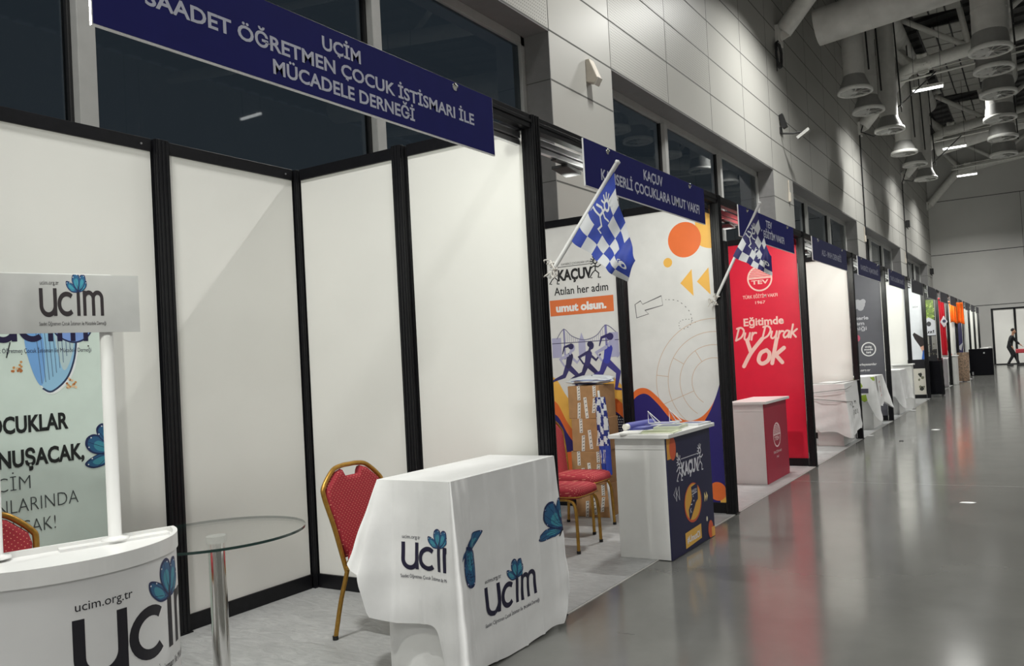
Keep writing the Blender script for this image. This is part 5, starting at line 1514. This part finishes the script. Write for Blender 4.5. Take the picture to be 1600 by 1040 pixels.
for i, (x0, y, wd, z0, z1) in enumerate(((-.20, 26.55, .20, 2.80, 2.02), (-.03, 26.97, .24, 2.72, 1.98))):
    mb = MB(); mb.grid(lambda u, v: (x0+wd*u+.03*v, y+.05*math.sin(u*14+v*3+i), z0+(z1-z0)*v+.03*math.sin(u*5)*v), 24, 12, OR)
    tag(mb.build('orange_cloth', solid=.005), 'bright orange cloth hanging high on the row, %s one' % ('left', 'right crumpled')[i], 'cloth', 'hanging orange cloths')
mb = MB(); mb.grid(lambda u, v: (-.22+.07*u+.12*v*v, 24.7+.02*math.sin(u*9), 1.6-.66*v), 8, 12, mat('orange_red_cloth', rgb(236, 92, 46), 0.7)); tag(mb.build('orange_flag', solid=.004), 'narrow orange red flag hanging below the orange cloth', 'flag')
root = thing('leaning_board', 'brown patterned board leaning on a thin metal stand in the aisle', 'board', (.15, 26.3, 0))
mb = MB(); bpat = mat('brown_pattern', rgb(96, 76, 58), 0.7, var=.7, scale=22); mb.obox((.16, 26.2, .5), (.19, 0, .0), (.0, .15, .48), (0, .012, -.004), bpat); mb.build('board_panel', root)
mb = MB()
for x in (-.06, .0): mb.tube([(x, 26.0, .0), (x-.03, 26.35, .98)], .012, silver, 8)
mb.tube([(-.06, 26.0, .01), (.12, 26.05, .01)], .012, silver, 8); mb.build('metal_stand', root)
mb = MB(); mb.lathe([(.16, 0), (.16, .02), (.03, .04), (.025, .06), (.025, 2.82)], (.14, 27.9, 0), silver, 16); tag(mb.build('metal_pole'), 'tall grey metal pole standing on a round foot beside the dark navy booth', 'pole')
root = thing('flight_case', 'black trunk shaped box standing in the aisle by the last white booths', 'trunk', (.42, 31.0, 0))
mb = MB(); mb.box(.05, 30.6, .0, .86, 31.3, 1.02, black_cloth); mb.build('case_body', root, bevel=.02)
mb = MB(); mb.lathe([(.03, 0), (.03, .01)], (.58, 30.6, .86), silver, 12, axis=(0, -1, 0)); mb.build('lock', root)
mb = MB(); mb.box(.13, 30.58, .02, .18, 30.6, .14, silver); mb.build('corner_plate', root)
for i, (x, y) in enumerate(((.16, 33.2), (.14, 36.2), (.14, 38.6))):
    mb = MB(); mb.box(x, y, .0, x+.3, y+.3, .95, white_gloss); mb.box(x-.02, y-.02, .95, x+.32, y+.32, .98, white_gloss)
    tag(mb.build('box_counter', bevel=.005), 'small white counter in the aisle before the %s white booth' % ('third last', 'second last', 'last')[i], 'counter', 'far white counters')
root = thing('red_topped_stool', 'high stool with a red top near the walking person', 'stool', (1.78, 36.2, 0))
mb = MB(); mb.box(1.52, 36.0, .68, 2.05, 36.4, .86, mat('red_vinyl', rgb(168, 46, 56), 0.5)); mb.build('seat', root, bevel=.03)
for x in (1.56, 2.01):
    for y in (36.04, 36.36):
        mb = MB(); mb.tube([(x, y, 0), (x, y, .68)], .014, dark_steel, 8); mb.build('leg', root)
# scraps on the floor
for i, (x, y, sx, sy, m, lab) in enumerate(((1.82, 4.02, .12, .05, WHITEI, 'white paper scrap on the grey floor at the right'), (.9, 10.37, .12, .06, WHITEI, 'small white paper scrap on the floor far ahead'), (.02, 9.5, .1, .06, WHITEI, 'white scrap of tape by the foot of the fourth post'), (.03, 14.4, .14, .07, WHITEI, 'white scrap under the plain cloth'))):
    mb = MB(); mb.grid(lambda u, v: (x+sx*(u-.5)+.02*(v-.5), y+sy*(v-.5), .002+.006*math.sin(u*3)*math.sin(v*3)), 4, 4, m); tag(mb.build('paper_scrap', solid=.001), lab, 'paper', 'scraps on the floor')
for i, (x, y, r) in enumerate(((-.0, 17.4, .05), (.6, 8.74, .035), (2.3, 2.9, .02))):
    mb = MB(); mb.lathe([(r, 0), (r*.8, .012), (0, .016)], (x, y, 0), black_plastic, 9); tag(mb.build('floor_scrap'), ('dark crumb on the floor by the graduation booth', 'dark crumb on the floor by the fourth post', 'small dark crumb on the floor nearest the camera')[i], 'litter', 'dark crumbs on the floor')

# ------------------------------------------------------------------ the walking person
def skin_mesh(name, chains, m, parent, sub=1, root_first=True):
    vs, es, rs = [], [], []
    for pts in chains:
        prev = None
        for (p, r) in pts:
            key = None
            for i, q in enumerate(vs):
                if (Vector(q)-Vector(p)).length < 1e-5: key = i
            if key is None:
                vs.append(p); rs.append(r); key = len(vs)-1
            if prev is not None and prev != key: es.append((prev, key))
            prev = key
    me = bpy.data.meshes.new(name); me.from_pydata(vs, es, []); me.update()
    o = bpy.data.objects.new(name, me); COL.objects.link(o)
    md = o.modifiers.new('skin', 'SKIN'); md.use_smooth_shade = True
    if not me.skin_vertices: 
        bm = bmesh.new(); bm.from_mesh(me); bm.verts.layers.skin.verify(); bm.to_mesh(me); bm.free()
    sv = me.skin_vertices[0].data
    for i, r in enumerate(rs):
        r = r if isinstance(r, tuple) else (r, r)
        sv[i].radius = r; sv[i].use_root = (i == 0)
    sb = o.modifiers.new('sub', 'SUBSURF'); sb.levels = sub; sb.render_levels = sub
    me.materials.append(m)
    o.parent = parent; WORLD[o.name] = WORLD[parent.name]
    return o
person = thing('person', 'person in dark clothes walking to the right before the far end screen', 'person', (1.2, 39.6, 0))
skin_c = mat('skin', rgb(176, 130, 104), 0.6)
# local axes: +x walking direction
hip, chest, neck = (0, 0, .95), (.09, 0, 1.30), (.15, 0, 1.48)
def hand(w_, dirv):
    ch_ = []
    d = Vector(dirv).normalized(); s_ = Vector((0, 1, 0)); w_ = Vector(w_)
    palm = w_+d*.06
    ch_.append([(tuple(w_), .03), (tuple(palm), (.036, .02))])
    for k, L in enumerate((.065, .075, .07, .055)):
        b = palm+s_*(.026-.0175*k)+d*.02; e1 = b+d*L*.55+Vector((0, 0, -.004)); e2 = e1+d*L*.45+Vector((0, 0, -.014))
        ch_.append([(tuple(palm), (.036, .02)), (tuple(b), .0095), (tuple(e1), .009), (tuple(e2), .0075)])
    t = w_+d*.03+s_*.035; ch_.append([(tuple(palm), (.036, .02)), (tuple(t), .011), (tuple(t+d*.04+s_*.012), .009)])
    return ch_
shR, shL = (.12, -.2, 1.42), (.12, .2, 1.42)
elR, wrR = (-.02, -.27, 1.15), (.12, -.26, .92)
elL, wrL = (.28, .27, 1.18), (.46, .24, 1.0)
knR, ftR = (.12, -.1, .50), (-.12, -.1, .10)
knL, ftL = (.20, .1, .52), (.34, .1, .09)
body = [[(hip, (.15, .11)), ((.04, 0, 1.12), (.14, .10)), (chest, (.165, .11)), ((.13, 0, 1.43), (.13, .09)), (neck, .058), ((.19, 0, 1.56), .062), ((.205, 0, 1.64), (.082, .095)), ((.2, 0, 1.71), (.075, .085)), ((.19, 0, 1.755), .05)],
        [((.13, 0, 1.43), (.13, .09)), (shR, .065), (elR, .047), (wrR, .03)], [((.13, 0, 1.43), (.13, .09)), (shL, .065), (elL, .047), (wrL, .03)],
        [(hip, (.15, .11)), ((.03, -.1, .86), .095), (knR, .062), ((.0, -.1, .30), .052), (ftR, .04), ((.06, -.1, .045), .04), ((.11, -.1, .04), .032)],
        [(hip, (.15, .11)), ((.05, .1, .86), .095), (knL, .062), ((.28, .1, .30), .052), (ftL, .04), ((.46, .1, .045), .04), ((.52, .1, .05), .032)],
        [((.205, 0, 1.64), (.082, .095)), ((.292, 0, 1.625), .018), ((.315, 0, 1.612), .013)],
        ]+[c for c in hand(wrR, (.4, 0, -.9))]+[c for c in hand(wrL, (.7, 0, -.6))]
def slim(p, r):
    k = .36 if p[2] < 1.44 and not (p[2] < 1.03 and abs(p[1]) > .2) else 1
    return tuple(q*k for q in r) if isinstance(r, tuple) else r*k
skin_mesh('body', [[(p, slim(p, r)) for p, r in c] for c in body], skin_c, person, 2)
dark_c = mat('dark_jacket', (0.012, 0.012, 0.014), 0.85); trou = mat('dark_trousers', (0.010, 0.010, 0.013), 0.85)
skin_mesh('jacket', [[((.0, 0, .82), (.19, .15)), ((.01, 0, .92), (.19, .15)), ((.04, 0, 1.12), (.155, .12)), (chest, (.18, .13)), ((.125, 0, 1.42), (.12, .10)), ((.148, 0, 1.49), (.07, .07))],
                     [((.125, 0, 1.42), (.12, .10)), (shR, .075), ((.05, -.24, 1.29), .066), (elR, .06), ((.05, -.265, 1.03), .052), ((.1, -.262, .955), .046)], [((.125, 0, 1.42), (.12, .10)), (shL, .075), ((.2, .24, 1.3), .066), (elL, .06), ((.37, .255, 1.08), .052), ((.43, .245, 1.025), .046)]], dark_c, person, 2)
skin_mesh('trousers', [[((.0, 0, .99), (.145, .115)), ((.0, 0, .90), (.155, .12)), ((.03, -.1, .80), .105), ((.08, -.1, .65), .09), (knR, .08), ((.0, -.1, .30), .068), ((-.12, -.1, .08), .06)], [((.0, 0, .90), (.155, .12)), ((.06, .1, .80), .105), ((.14, .1, .65), .09), (knL, .08), ((.28, .1, .30), .068), ((.35, .1, .08), .06)]], trou, person, 2)
skin_mesh('hair', [[((.13, 0, 1.66), (.07, .075)), ((.155, 0, 1.72), (.095, .09)), ((.2, 0, 1.765), (.09, .08)), ((.25, 0, 1.745), (.06, .045))]], mat('dark_hair', (0.015, 0.012, 0.01), 0.7), person, 2)
for (fx, fy, fz) in ((-.12, -.1, .05), (.34, .1, .05)):
    skin_mesh('shoe', [[((fx-.05, fy, .06), (.06, .06)), ((fx+.08, fy, .055), (.06, .055)), ((fx+.27, fy, .045), (.055, .045))]], black_plastic, person)
for s_ in (-.032, .032):
    mb = MB(); mb.lathe([(.0, -.012), (.012, 0), (0, .012)], (1.2+.283, 39.6+s_, 1.655), black_plastic, 8, axis=(1, 0, 0)); mb.build('eye', person)
    mb = MB(); mb.lathe([(.0, -.006), (.028, -.003), (.03, .004), (.0, .006)], (1.2+.195, 39.6+s_*2.9, 1.635), skin_c, 10, axis=(0, 1, 0)); mb.build('ear', person)
mb = MB(); mb.obox((1.2+.285, 39.6, 1.575), (.008, 0, 0), (0, .024, 0), (0, 0, .005), ink(140, 80, 76)); mb.build('mouth', person)
